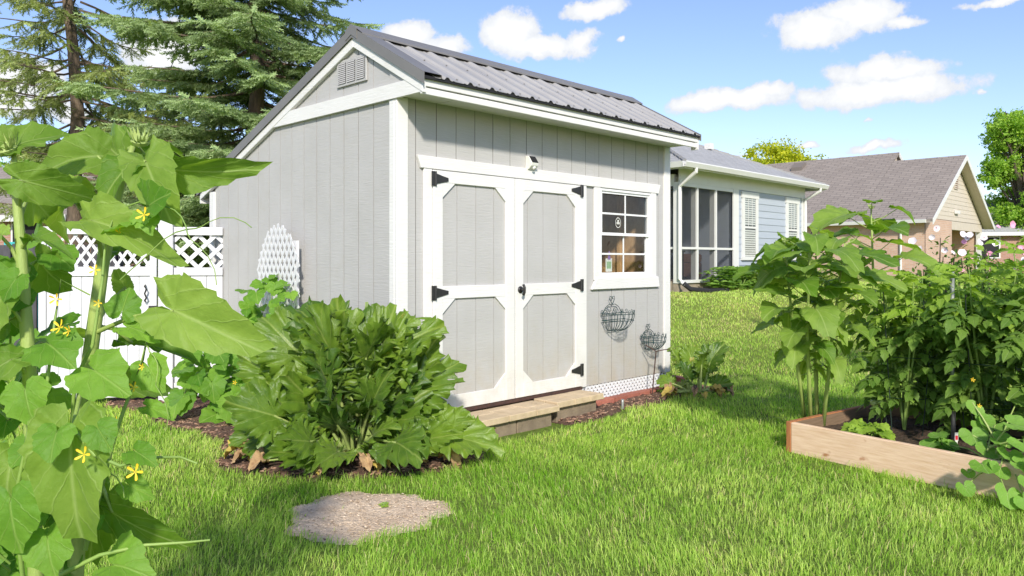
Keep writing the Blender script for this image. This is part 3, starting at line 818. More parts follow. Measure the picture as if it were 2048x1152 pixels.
    for k in range(4):
        a, b = XA + (XB - XA) * k / 4, XA + (XB - XA) * (k + 1) / 4
        p = panel(a, b, EF - .02, RX - .02, -.006 + (k % 2) * .0015)
        sc = MB()
        for j in range(4):
            x = a + (b - a) * (j + .12) / 4
            for t in (EF + .04, EF + .42):
                sc.lathe([(.008, 0), (.008, .004), (.005, .008)], 6, (x, t, roof_z(t) - .005))
        sc.build('screws', M['metal_trim'], p)
        panel(a, b, RX + .02, EB + .02, -.006 + (k % 2) * .0015)
    MB().prism([(EF + .008, EFZ - .013 + .004), (RX, RZt - .009), (EB, roof_z(EB) - .009), (EB, roof_z(EB) - .028), (RX, RZt - .028), (EF + .008, EFZ - .03)], 'x', .0, SL + .02).build('roof_deck', M['dark'], sh)
    # dark foam closure under the ribs at the eave
    mb = MB().box(-.012, SL + .03, EF - .012, EF + .007, EFZ - .032, EFZ - .0115)
    for k in range(16):
        x = XA + (k + .5) * (XB - XA) / 16
        mb.prism([(x - .027, EFZ - .011), (x + .027, EFZ - .011), (x + .011, EFZ + .008), (x - .011, EFZ + .008)], 'y', EF - .012, EF + .007)
    mb.build('eave_closure', M['dark'], sh)
    # rake trim: folded dark metal over the gable edge
    for (ta, tb_) in ((EF - .025, RX), (RX, EB + .025)):
        mb = MB()
        za, zb = roof_z(ta), roof_z(tb_)
        mb.prism([(ta, za + .022), (tb_, zb + .022), (tb_, zb - .062), (ta, za - .062)], 'x', -.034, -.028)
        mb.quad((-.034, ta, za + .0225), (.13, ta, za + .0225), (.13, tb_, zb + .0225), (-.034, tb_, zb + .0225))
        mb.quad((.13, ta, za + .0225), (.135, ta, za - .004), (.135, tb_, zb - .004), (.13, tb_, zb + .0225))
        mb.build('rake_trim', M['metal_trim'], sh)
    for (ta, tb_) in ((EF - .02, RX), (RX, EB + .02)):
        za, zb = roof_z(ta), roof_z(tb_)
        MB().prism([(ta, za + .012), (tb_, zb + .012), (tb_, zb - .06), (ta, za - .06)], 'x', SL + .036, SL + .042).build('rake_trim', M['metal_trim'], sh)
    # ridge cap standing on the ribs, gaps left open below it
    cap = MB()
    prof = [(RX - .155, roof_z(RX - .155) + .018), (RX - .15, roof_z(RX - .15) + .030), (RX - .02, RZt + .030), (RX, RZt + .038), (RX + .02, RZt + .030), (RX + .16, roof_z(RX + .16) + .026)]
    for (t, z) in prof: cap.v += [(-.036, t, z), (SL + .04, t, z)]
    for k in range(len(prof) - 1): cap.f.append((2 * k, 2 * k + 1, 2 * k + 3, 2 * k + 2))
    cap = cap.build('ridge_cap', M['metal_trim'], sh, fix=False)
    sm = cap.modifiers.new('solid', 'SOLIDIFY'); sm.thickness = .002; sm.offset = -1
    MB().prism([(RX - .03, RZt + .02), (RX + .03, RZt + .02), (RX + .05, RZt + .002), (RX - .05, RZt + .002)], 'x', .01, SL).build('ridge_foam', M['dark'], sh)
    MB().prism([(RX, RZt + .045), (RX - .075, roof_z(RX - .075) + .034), (RX - .075, roof_z(RX - .075) - .045), (RX, RZt - .04), (RX + .08, roof_z(RX + .08) - .045), (RX + .08, roof_z(RX + .08) + .032)], 'x', -.039, -.0345).build('ridge_cap_end', M['metal_trim'], sh)
    # gable vent
    v = box('gable_vent', M['grey_paint'], sh, .0, .0115, .385, .80, 2.775, 2.985, bevel=.002)
    for c in range(3):
        y0 = .41 + c * .128
        box('vent_recess', M['dark'], v, -.0015, -.0002, y0, y0 + .108, 2.795, 2.965)
        mb = MB()
        for k in range(11):
            z = 2.797 + k * .0154
            mb.quad((-.0065, y0 + .001, z), (-.0065, y0 + .107, z), (-.003, y0 + .107, z + .0118), (-.003, y0 + .001, z + .0118))
        mb.build('louvre', M['grey_paint'], v)
    # header trim over doors and window, window and door casings
    MB().prism([(.188, 2.179), (3.452, 2.179), (3.415, 2.084), (.225, 2.084)], 'y', -.008, .017).build('header_trim', Wp, sh, bevel=.003)
    box('door_casing', Wp, sh, .256, .336, -.003, .017, Z0 + .005, 2.083, bevel=.003)
    box('door_casing', Wp, sh, 2.136, 2.217, -.003, .017, Z0 + .0, 2.083, bevel=.003)
    # doors
    def door(xa, xb, pa, pb, zb):
        d = empty('door', (0, 0, 0)); d.parent = sh
        zt = 2.078
        ztop, zu0, zl1, zl0 = 1.984, 1.179, 1.080, zb + .115
        box('door_panel', G, d, xa + .005, xb - .005, .02, .032, zb, zt)
        e = [x for x in edges_f if xa + .02 < x < xb - .02]
        e = [xa + .004] + e + [xb - .004]
        for i in range(len(e) - 1):
            box('panel_plank', G, d, e[i] + .003, e[i + 1] - .003, .008, .0195, zb + .002, zt - .002)
        y0, y1 = -.012, .0075
        box('stile', Wp, d, xa, pa, y0, y1, zb, zt, bevel=.003)
        box('stile', Wp, d, pb, xb, y0, y1, zb, zt, bevel=.003)
        for (c, f_) in ((zb, zl0), (zl1, zu0), (ztop, zt)):
            box('rail', Wp, d, pa + .0008, pb - .0008, y0 + .0006, y1, c, f_, bevel=.003)
        cx, cz = .125, .112
        for (z0, z1) in ((zl0, zl1), (zu0, ztop)):
            for (xx, sx) in ((pa, 1), (pb, -1)):
                for (zz, sz) in ((z0, 1), (z1, -1)):
                    if z0 == zu0 and sz == 1: continue       # the upper panel has square lower corners
                    MB().prism([(xx, zz), (xx + sx * cx, zz), (xx, zz + sz * cz)], 'y', y0 + .001, y1).build('corner_gusset', Wp, d)
        return d
    edges_f = [.19 + .2035 * k for k in range(17)]
    dl = door(.339, 1.238, .435, 1.129, .205)
    dr = door(1.246, 2.132, 1.342, 2.045, .205)
    box('astragal', M['dark'], sh, 1.2382, 1.2458, -.004, .02, .21, 2.07)
    box('threshold', M['rust'], sh, .30, 2.15, -.005, .03, .172, .2)
    def hinge(d, x, z, s):
        h = MB()
        h.box(min(x, x - s * .032), max(x, x - s * .032), -.020, -.0125, z - .056, z + .056)
        h.tube([(x + s * .006, -.020, z - .056), (x + s * .006, -.020, z + .056)], .0075, 8)
        h.prism([(x + s * .014, z - .040), (x + s * .014, z + .040), (x + s * .09, z + .022), (x + s * .135, z + .013), (x + s * .135, z - .013), (x + s * .09, z - .022)], 'y', -.019, -.0125)
        o = h.build('hinge', M['black_iron'], d)
        b = MB()
        for k in range(3):
            b.lathe([(.006, 0), (.004, .004)], 6, (0, 0, 0))
        return o
    for z in (2.01, 1.13, .36):
        hinge(dl, .352, z, 1); hinge(dr, 2.120, z + (.02 if z > .5 else 0), -1)
    kn = MB()
    kn.tube([(1.30, -.012, 1.13), (1.30, -.02, 1.13)], .03, 12)
    kn.tube([(1.30, -.02, 1.13), (1.30, -.055, 1.13)], .010, 8)
    kn.tube([(1.30, -.05, 1.085), (1.302, -.062, 1.11), (1.302, -.062, 1.15), (1.30, -.05, 1.175)], .012, 8)
    kn.build('door_knob', M['black_iron'], dr, smooth=True)
    # window
    w = empty('window', (0, 0, 0)); w.parent = sh
    box('casing', Wp, w, 2.338, 2.428, -.004, .017, 1.19, 2.0835, bevel=.003)
    box('casing', Wp, w, 3.288, 3.378, -.004, .017, 1.19, 2.0835, bevel=.003)
    MB().prism([(2.365, 1.213), (3.405, 1.213), (3.43, 1.103), (2.29, 1.103)], 'y', -.012, .017).build('sill', Wp, w, bevel=.003)
    V = M['vinyl_window']
    def framebox(name, xa, xb, za, zb, wd, y0, y1):
        mb = MB()
        mb.box(xa, xa + wd, y0, y1, za, zb); mb.box(xb - wd, xb, y0, y1, za, zb)
        mb.box(xa + wd, xb - wd, y0, y1, za, za + wd); mb.box(xa + wd, xb - wd, y0, y1, zb - wd, zb)
        return mb.build(name, V, w)
    framebox('frame', 2.4285, 3.2875, 1.2135, 2.0785, .022, .0, .06)
    us = framebox('upper_sash', 2.451, 3.265, 1.625, 2.056, .022, .012, .030)
    ls = framebox('lower_sash', 2.451, 3.265, 1.236, 1.655, .026, .032, .052)
    for (sash, za, zb, y, a, b) in ((us, 1.647, 2.034, .018, 2.473, 3.243), (ls, 1.262, 1.629, .040, 2.477, 3.239)):
        box('muntin', V, sash, (a + b) / 2 - .009, (a + b) / 2 + .009, y, y + .006, za, zb)
        box('muntin', V, sash, a, (a + b) / 2 - .0095, y, y + .006, (za + zb) / 2 - .009, (za + zb) / 2 + .009)
        box('muntin', V, sash, (a + b) / 2 + .0095, b, y, y + .006, (za + zb) / 2 - .009, (za + zb) / 2 + .009)
        for (xa, xb) in ((a, (a + b) / 2), ((a + b) / 2, b)):
            for (zc, zd) in ((za, (za + zb) / 2), ((za + zb) / 2, zb)):
                box('pane', M['glass'], sash, xa + .0095, xb - .0095, y + .002, y + .004, zc + .0095, zd - .0095)
    # oval sticker with a leaf motif on the glass
    mb = MB()
    c0 = (2.735, .0165, 1.755)
    for (r1, r2) in ((.050, .043),):
        for k in range(20):
            t0, t1 = 2 * math.pi * k / 20, 2 * math.pi * (k + 1) / 20
            mb.quad(*[(c0[0] + r * .9 * math.cos(t), c0[1], c0[2] + r * 1.05 * math.sin(t)) for (r, t) in ((r1, t0), (r1, t1), (r2, t1), (r2, t0))])
    for (dx, dz, r) in ((0, .018, .013), (-.014, -.004, .013), (.014, -.004, .013), (0, -.006, .01)):
        mb.prism([(c0[0] + dx + r * math.cos(t), c0[2] + dz + r * math.sin(t)) for t in [2 * math.pi * k / 8 for k in range(8)]], 'y', c0[1] - .0003, c0[1])
    mb.build('window_sticker', M['plastic_white'], w, fix=False)
    # lattice skirting between the boards and the ground
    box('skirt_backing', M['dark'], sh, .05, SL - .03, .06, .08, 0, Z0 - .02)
    lx = MB()
    x0, x1, z0, z1 = 1.75, 3.64, .02, Z0 - .004
    step = .058
    for s in (1, -1):
        k = x0 - (z1 - z0)
        while k < x1 + .2:
            a, b = (k, z0), (k + (z1 - z0), z1)
            if s < 0: a, b = (k + (z1 - z0), z0), (k, z1)
            xa, xb = a[0], b[0]
            if min(xa, xb) > x0 - .02 and max(xa, xb) < x1 + .01:
                wv = .016
                lx.prism([(xa - wv, a[1]), (xa + wv, a[1]), (xb + wv, b[1]), (xb - wv, b[1])], 'y', .024 + (.006 if s < 0 else 0), .030 + (.006 if s < 0 else 0))
            k += step
    o = lx.build('lattice_skirt', M['vinyl'], sh); o['kind'] = 'stuff'
    return sh
shed = make_shed()

def shed_thing(name, s, t, z, label, cat):
    return thing(name, shed_world(s, t, z), label, cat, SHED_RZ)

# solar light above the doors
r = shed_thing('solar_light', 1.44, -.001, 2.17, 'small white solar security light fixed above the shed doors', 'lamp')
MB().prism([(0.018, 0), (-.02, 0), (-.055, .03), (-.06, .055), (-.02, .115), (0.018, .12)], 'x', -.045, .045).build('body', M['plastic_white'], r, bevel=.004)
MB().prism([(-.0625, .059), (-.0235, .115), (-.0215, .1135), (-.0605, .0575)], 'x', -.038, .038).build('solar_cell', M['dark'], r)
MB().lathe([(.018, 0), (.016, .008), (.008, .014)], 12, (0, 0, 0)).build('sensor', M['plastic_white'], r, smooth=True).matrix_basis = Matrix.Translation((0, -.044, .014)) @ Matrix.Rotation(R(130), 4, 'X')

# things inside the shed, seen through the window
r = shed_thing('workbench', 2.85, .62, Z0, 'wooden workbench inside the shed window', 'bench')
box('bench_top', M['stud'], r, -.55, .62, -.28, .28, .86, .89)
for (a, b) in ((-.5, -.24), (.57, -.24), (-.5, .24), (.57, .24)):
    box('leg', M['stud'], r, a - .025, a + .025, b - .025, b + .025, 0, .859)
r = shed_thing('bucket', 2.98, .45, Z0 + .891, 'pale green bucket standing inside the shed window', 'bucket')
MB().lathe([(.075, 0), (.09, .13), (.096, .13), (.096, .145), (.086, .145), (.072, .01)], 18).build('pail', M['green_plastic'], r, smooth=True)
MB().tube([(-.095, 0, .135), (-.07, 0, .10), (0, -.098, .06), (.07, 0, .10), (.095, 0, .135)], .003).build('handle', M['galv'], r)
r = shed_thing('tool_box', 2.86, .62, Z0 + .891, 'dark red storage box inside the shed window', 'box')
box('body', M['pink_plastic'], r, -.13, .13, -.1, .1, 0, .2, bevel=.015)
box('lid', M['pink_plastic'], r, -.14, .14, -.11, .11, .201, .25, bevel=.02)
MB().lathe([(.045, 0), (.045, .004)], 16).build('clock_dial', M['plastic_white'], r).matrix_basis = Matrix.Translation((.03, -.112, .19)) @ Matrix.Rotation(R(90), 4, 'X')
r = shed_thing('watering_can', 2.42, .55, Z0 + .891, 'dark watering can left inside the shed window', 'can')
MB().lathe([(.09, 0), (.1, .18), (.07, .23), (.05, .23)], 16).build('body', M['dark'], r, smooth=True)
MB().tube([(.08, 0, .06), (.17, 0, .2), (.24, 0, .3)], [.02, .016, .012]).build('spout', M['dark'], r)
MB().tube([(-.09, 0, .06), (-.16, 0, .15), (-.1, 0, .27), (.02, 0, .23)], .01).build('handle', M['dark'], r)
r = shed_thing('seed_packet', 2.64, .058, 1.27, 'seed packet with a purple clip hanging in the shed window', 'packet')
box('packet', M['plastic_white'], r, -.05, .05, 0, .003, 0, .13)
box('print', M['green_plastic'], r, -.036, .036, -.001, -.0002, .03, .10)
MB().prism([(-.022, .12), (.022, .12), (.008, .20), (-.008, .20)], 'y', -.004, -.0012).build('clip', M['purple'], r)
r = shed_thing('wooden_crate', 3.05, .72, Z0 + .891, 'slatted wooden crate on the bench inside the shed', 'crate')
for k in range(3):
    z = .01 + k * .08
    box('slat', M['stud'], r, -.02, .30, -.12, -.108, z, z + .055)
    box('slat', M['stud'], r, -.02, .30, .108, .12, z, z + .055)
box('bottom', M['stud'], r, -.02, .30, -.107, .107, 0, .01)
box('end', M['stud'], r, -.02, -.008, -.107, .107, .0105, .23); box('end', M['stud'], r, .288, .30, -.107, .107, .0105, .23)

# step of paving slabs on blocks
def make_step(name, x0, x1, y0, zt, label, nblk):
    r = shed_thing(name, (x0 + x1) / 2, (y0 - .02) / 2, 0, label, 'step')
    w = x1 - x0; yy0, yy1 = y0 - (y0 - .02) / 2, -.02 - (y0 - .02) / 2
    hx, dpt = w / 2, yy1 - yy0
    cuts = [(-hx, -hx + w * .36), (-hx + w * .36, -hx + w * .70), (-hx + w * .70, hx)]
    for i, (a, b) in enumerate(cuts):            # slab cast in a random bond
        spl = yy0 + dpt * (.52, .68, .40)[i]
        for (c, d) in ((yy0, spl), (spl, yy1)):
            box('paving_stone', M['concrete'], r, a + .0025, b - .0025, c + .0025, d - .0025, zt - .052, zt + random.uniform(-.002, .002), bevel=.005)
    for k in range(nblk):
        a = -hx + .045 + k * (w - .09) / nblk
        box('support_block', M['block'], r, a, a + (w - .09) / nblk - .012, yy0 + .045, yy1 - .03, -.01, zt - .054, bevel=.006)
    return r
make_step('stone_step', .50, 1.44, -.345, .165, 'left tan concrete slab step on blocks below the shed doors', 2)
make_step('stone_step', 1.455, 2.10, -.30, .178, 'right tan concrete slab step on blocks below the shed doors', 1)

# red brick edging along the skirting
r = shed_thing('brick_edging', 2.95, -.06, 0, 'row of red bricks laid along the lattice skirting', 'edging')
bm_ = MB().box(-.098, .098, -.045, .045, 0, .058).mesh('brick', M['red_brick'])
for k in range(8):
    o = bpy.data.objects.new('brick', bm_); col.objects.link(o); o.parent = r
    o.location = (-.73 + k * .203, random.uniform(-.006, .006), random.uniform(-.004, .004)); o.rotation_euler = (0, 0, random.uniform(-.03, .03))
for k in range(3):
    o = bpy.data.objects.new('brick', bm_); col.objects.link(o); o.parent = r
    o.location = (.80 + .02 * k, .06 + .1 * (k % 2), .0 + .06 * (k // 2)); o.rotation_euler = (0, 0, 1.3)

# wire wall baskets
def spiral(cx, cz, r0, a0, turns, s, n=16):
    out = []
    for k in range(n + 1):
        f = k / n
        a = a0 + s * turns * 2 * math.pi * f
        rr = r0 * (1 - .72 * f)
        out.append((cx + rr * math.cos(a), 0, cz + rr * math.sin(a)))
    return out
def wire_basket(s, z, w, dep, h, label):
    r = shed_thing('wire_basket', s, -.012, z, label, 'basket')
    Wm = M['green_wire']; t = .0034
    hw = w / 2
    def rim(f, zz):
        return [(hw * f * math.cos(a), -dep * f * math.sin(a) - .002, zz) for a in [math.pi * k / 14 for k in range(15)]]
    MB().tube(rim(1, h), t).build('rim', Wm, r); MB().tube(rim(.97, h * .62), t).build('hoop', Wm, r); MB().tube(rim(.42, .0), t).build('bottom_hoop', Wm, r)
    MB().tube([(-hw, 0, h), (hw, 0, h)], t).build('back_bar', Wm, r)
    MB().tube([(-hw * .97, 0, h * .62), (hw * .97, 0, h * .62)], t).build('back_bar', Wm, r)
    MB().tube([(-hw * .42, 0, 0), (hw * .42, 0, 0)], t).build('back_bar', Wm, r)
    for k in range(11):                          # cage wires, bulging down to the bottom
        a = math.pi * (k + .5) / 11
        pts = []
        for q in range(7):
            f = q / 6
            rad = .42 + .58 * math.sin(f * math.pi / 2) ** .8
            pts.append((hw * rad * math.cos(a), -dep * rad * math.sin(a) - .002, h * f ** 1.3))
        MB().tube(pts, t * .8, 5).build('wire', Wm, r)
    for k in range(7):
        x = -hw + w * (k + .5) / 7
        MB().tube([(x * .45, 0, 0), (x * .9, 0, h * .35), (x, 0, h)], t * .8, 5).build('wire', Wm, r)
    for k in range(8):                           # little scrolls round the front rim
        a = math.pi * (k + .5) / 8
        c = Vector((hw * math.cos(a), -dep * math.sin(a), h))
        tang = Vector((-hw * math.sin(a), -dep * math.cos(a), 0)).normalized()
        pts = [c + tang * (p[0]) + Vector((0, 0, p[2])) for p in spiral(0, .022, .02, -math.pi / 2, 1.2, 1)]
        MB().tube(pts, t * .75, 4).build('rim_scroll', Wm, r)
    hs = w * .5
    for sgn in (-1, 1):                          # tall scrolled crest with a heart on top
        MB().tube([(sgn * hw * .9, 0, h), (sgn * hw * .62, 0, h + hs * .35), (sgn * hw * .28, 0, h + hs * .52), (sgn * hw * .06, 0, h + hs * .5)], t).build('crest_arm', Wm, r)
        MB().tube([(sgn * p[0], 0, p[2]) for p in spiral(hw * .28, h + hs * .2, hw * .24, -math.pi / 2, 1.3, 1)], t * .8).build('crest_scroll', Wm, r)
        MB().tube([(sgn * p[0], 0, p[2]) for p in spiral(hw * .95, h + hs * .1, hw * .12, math.pi, 1.1, -1)], t * .8).build('crest_scroll', Wm, r)
        MB().tube([(0, 0, h + hs * .52), (sgn * hw * .24, 0, h + hs * .8), (sgn * hw * .2, 0, h + hs * .98), (sgn * hw * .06, 0, h + hs * .96), (0, 0, h + hs * .84)], t).build('crest_heart', Wm, r)
    return r
wire_basket(2.60, .70, .34, .235, .165, 'larger dark green wire wall basket with scrolls below the shed window')
wire_basket(3.215, .465, .26, .20, .13, 'smaller dark green wire wall basket low beside the corner of the shed')

# rusty forked garden stake
b = gpx(1303, 795)
r = thing('garden_stake', (b.x, b.y, 0), 'thin rusty forked metal stake in front of the smaller wire basket', 'stake')
tp = px(1312, 703, b.y) - b
MB().tube([(0, 0, -.05), tuple(tp)], .006).build('rod', M['rust'], r)
for q in (px(1291, 690, b.y + .05), px(1341, 698, b.y - .02)):
    MB().tube([tuple(tp), tuple((q - b) * .5 + tp * .5 + Vector((0, 0, .004))), tuple(q - b)], .005).build('fork', M['rust'], r)
b = gpx(1245, 818)
r = thing('marker_post', (b.x, b.y, 0), 'short grey marker peg in the mulch by the lawn edge', 'peg')
MB().tube([(0, 0, -.02), (0, 0, .075), (0, 0, .085)], [.013, .013, .009], 8).build('peg', M['galv'], r)
MB().lathe([(.015, .0), (.015, .006), (.009, .01)], 8, (0, 0, .082)).build('cap', M['galv'], r)

# ------------------------------------------------------------------ white lattice trellis leaning on the gable wall
def lattice_poly(r, name, poly, spacing, wd, th, mat, ang=(60, 120)):
    """strips cut to a convex polygon in the x-z plane, one object per strip"""
    n_made = 0
    for li, adeg in enumerate(ang):
        d = Vector((math.cos(R(adeg)), math.sin(R(adeg)))); nn = Vector((-d.y, d.x))
        pr = [Vector(p).dot(nn) for p in poly]
        k = min(pr) + spacing * .4
        while k < max(pr):
            ts_ = []
            for i in range(len(poly)):
                p, q = Vector(poly[i]), Vector(poly[(i + 1) % len(poly)])
                a, b_ = p.dot(nn) - k, q.dot(nn) - k
                if a * b_ < 0:
                    f = a / (a - b_)
                    ts_.append((p + (q - p) * f).dot(d))
            if len(ts_) >= 2 and max(ts_) - min(ts_) > spacing * .3:
                a, b_ = nn * k + d * min(ts_), nn * k + d * max(ts_)
                h = nn * wd / 2
                y = li * th * 1.02
                MB().prism([tuple(a - h), tuple(b_ - h), tuple(b_ + h), tuple(a + h)], 'y', y, y + th).build(name, mat, r)
                n_made += 1
            k += spacing
    return n_made
r = thing('trellis', shed_world(-.10, 1.58, 0), 'white pointed lattice trellis leaning against the grey shed wall', 'trellis', SHED_RZ - math.pi / 2)
lattice_poly(r, 'lattice_strip', [(-.36, .05), (.36, .05), (.36, 1.36), (.26, 1.55), (.12, 1.67), (0, 1.70), (-.12, 1.67), (-.26, 1.55), (-.36, 1.36)], .064, .026, .004, M['vinyl'], (60, 120))
box('stake', M['vinyl'], r, .22, .29, .02, .045, -.05, 1.55)

# ------------------------------------------------------------------ white vinyl fence with lattice top
FD = Vector((math.cos(R(16)), math.sin(R(16)))); 
fp = px(333, 521, 7.55)
r = thing('vinyl_fence', (fp.x, fp.y, 0), 'white vinyl privacy fence panel with lattice top beside the shed', 'fence', R(16))
W_ = M['vinyl']
box('post', W_, r, -.066, .066, -.065, .065, -.05, 1.80, bevel=.006)
MB().lathe([(.10, 0), (.10, .025), (.07, .04), (.0, .075)], 4, (0, 0, 1.801)).build('post_cap', W_, r)
PW = .52
box('rail', W_, r, .067, PW, -.03, .03, 1.63, 1.71, bevel=.004); box('rail', W_, r, .067, PW, -.03, .03, 1.23, 1.31, bevel=.004); box('rail', W_, r, .067, PW, -.03, .03, .04, .18, bevel=.004)
for k in range(3):
    a = .07 + k * (PW - .07) / 3
    box('board', W_, r, a + .002, a + (PW - .07) / 3 - .002, -.012, .012, .181, 1.229, bevel=.003)
lp = empty('lattice_panel', (0, 0, 0)); lp.parent = r
lattice_poly(lp, 'lattice_strip', [(.067, 1.31), (PW, 1.31), (PW, 1.63), (.067, 1.63)], .115, .038, .008, W_, (45, 135))
g = thing('fence_gate', (fp.x - FD.x * .085, fp.y - FD.y * .085, 0), 'white vinyl gate with lattice top and black handle left of the fence post', 'gate', R(16))
GW = 1.02
box('rail', W_, g, -GW, -.001, -.03, .03, 1.63, 1.70, bevel=.004); box('rail', W_, g, -GW, -.001, -.03, .03, 1.23, 1.32, bevel=.004); box('rail', W_, g, -GW, -.001, -.03, .03, .06, .2, bevel=.004)
box('stile', W_, g, -.06, -.0015, -.028, .028, .2005, 1.2295); box('stile', W_, g, -GW, -GW + .06, -.028, .028, .2005, 1.2295)
box('stile', W_, g, -.06, -.0015, -.028, .028, 1.3205, 1.6295); box('stile', W_, g, -GW, -GW + .06, -.028, .028, 1.3205, 1.6295)
for k in range(9):
    a = -GW + .061 + k * .1
    box('board', W_, g, a + .0015, a + .0985, -.012, .012, .2005, 1.2295, bevel=.003)
lp = empty('lattice_panel', (0, 0, 0)); lp.parent = g
lattice_poly(lp, 'lattice_strip', [(-GW + .06, 1.321), (-.06, 1.321), (-.06, 1.629), (-GW + .06, 1.629)], .075, .026, .008, W_, (56, 124))
MB().tube([(-.10, -.03, .98), (-.10, -.065, .99), (-.085, -.07, 1.02), (-.10, -.07, 1.06), (-.085, -.07, 1.10), (-.10, -.065, 1.13), (-.10, -.03, 1.14)], .009).build('handle', M['black_iron'], g)
box('latch', M['black_iron'], g, -.07, .03, -.05, -.031, .90, .94, bevel=.005)

# dark board fence beyond the gate
r = thing('board_fence', (-6.6, 9.3, gz(-6.6, 9.3)), 'dark grey vertical board fence behind the sunflowers at the left', 'fence', R(-4))
for k in range(17):
    a = -.9 + k * .165
    box('fence_board', M['dark_fence'], r, a, a + .14, -.012, .012, .02, 1.55 + random.uniform(-.015, .015), bevel=.004)
for z in (.35, 1.25): box('rail', M['dark_fence'], r, -.9, 1.9, .013, .06, z, z + .09)
for x in (-.85, .5, 1.84): box('post', M['dark_fence'], r, x - .045, x + .045, .061, .15, -.1, 1.5)

# ------------------------------------------------------------------ raised bed
bed = thing('raised_bed', (BED_C.x, BED_C.y, 0), 'raised garden bed of pale wooden boards on the lawn', 'raised bed', math.atan2(BED_A.y, BED_A.x))
# local x along BED_A, local y along BED_B (left-handed side is positive)
T = .04
box('front_board', M['bed_board'], bed, .0, BED_LA, .0, T, -.02, BED_H, bevel=.004)
box('end_board', M['bed_end'], bed, -.04, -.001, -.002, BED_LB, -.02, BED_H + .003, bevel=.004)
box('end_board', M['bed_inner'], bed, BED_LA + .001, BED_LA + T, -.002, BED_LB, -.02, BED_H, bevel=.004)
box('back_board', M['bed_inner'], bed, .0, BED_LA, BED_LB - T, BED_LB, -.02, BED_H, bevel=.004)
box('board_lining', M['bed_inner'], bed, .0, .004, T, BED_LB - T, .05, BED_H - .003)
X, Y = np.meshgrid(np.linspace(.003, BED_LA - .001, 90), np.linspace(T - .002, BED_LB - T + .002, 44))
Zs = .115 + .02 * np.sin(X * 3) * np.cos(Y * 5) + .022 * RNG.random(X.shape)
i = np.arange(43)[:, None] * 90 + np.arange(89)[None]
np_mesh('soil', np.stack([X, Y, Zs], -1).reshape(-1, 3), np.stack([i, i + 1, i + 91, i + 90], -1).reshape(-1, 4), M['soil'], bed, smooth=True)

# ------------------------------------------------------------------ the blue house behind the shed
def siding(parent, mat, x0, x1, z0, z1, exp, y, name='siding_board', clip=None):
    n = int((z1 - z0) / exp) + 1
    for k in range(n):
        za, zb = z0 + k * exp, min(z0 + (k + 1) * exp + .02, z1)
        if zb - za < .03: continue
        xa, xb = x0, x1
        if clip:
            c = clip(za, zb)
            if c is None: continue
            xa, xb = c
        MB().prism([(y - .022, za), (y, za), (y, zb), (y - .006, zb)], 'x', xa, xb).build(name, mat, parent)

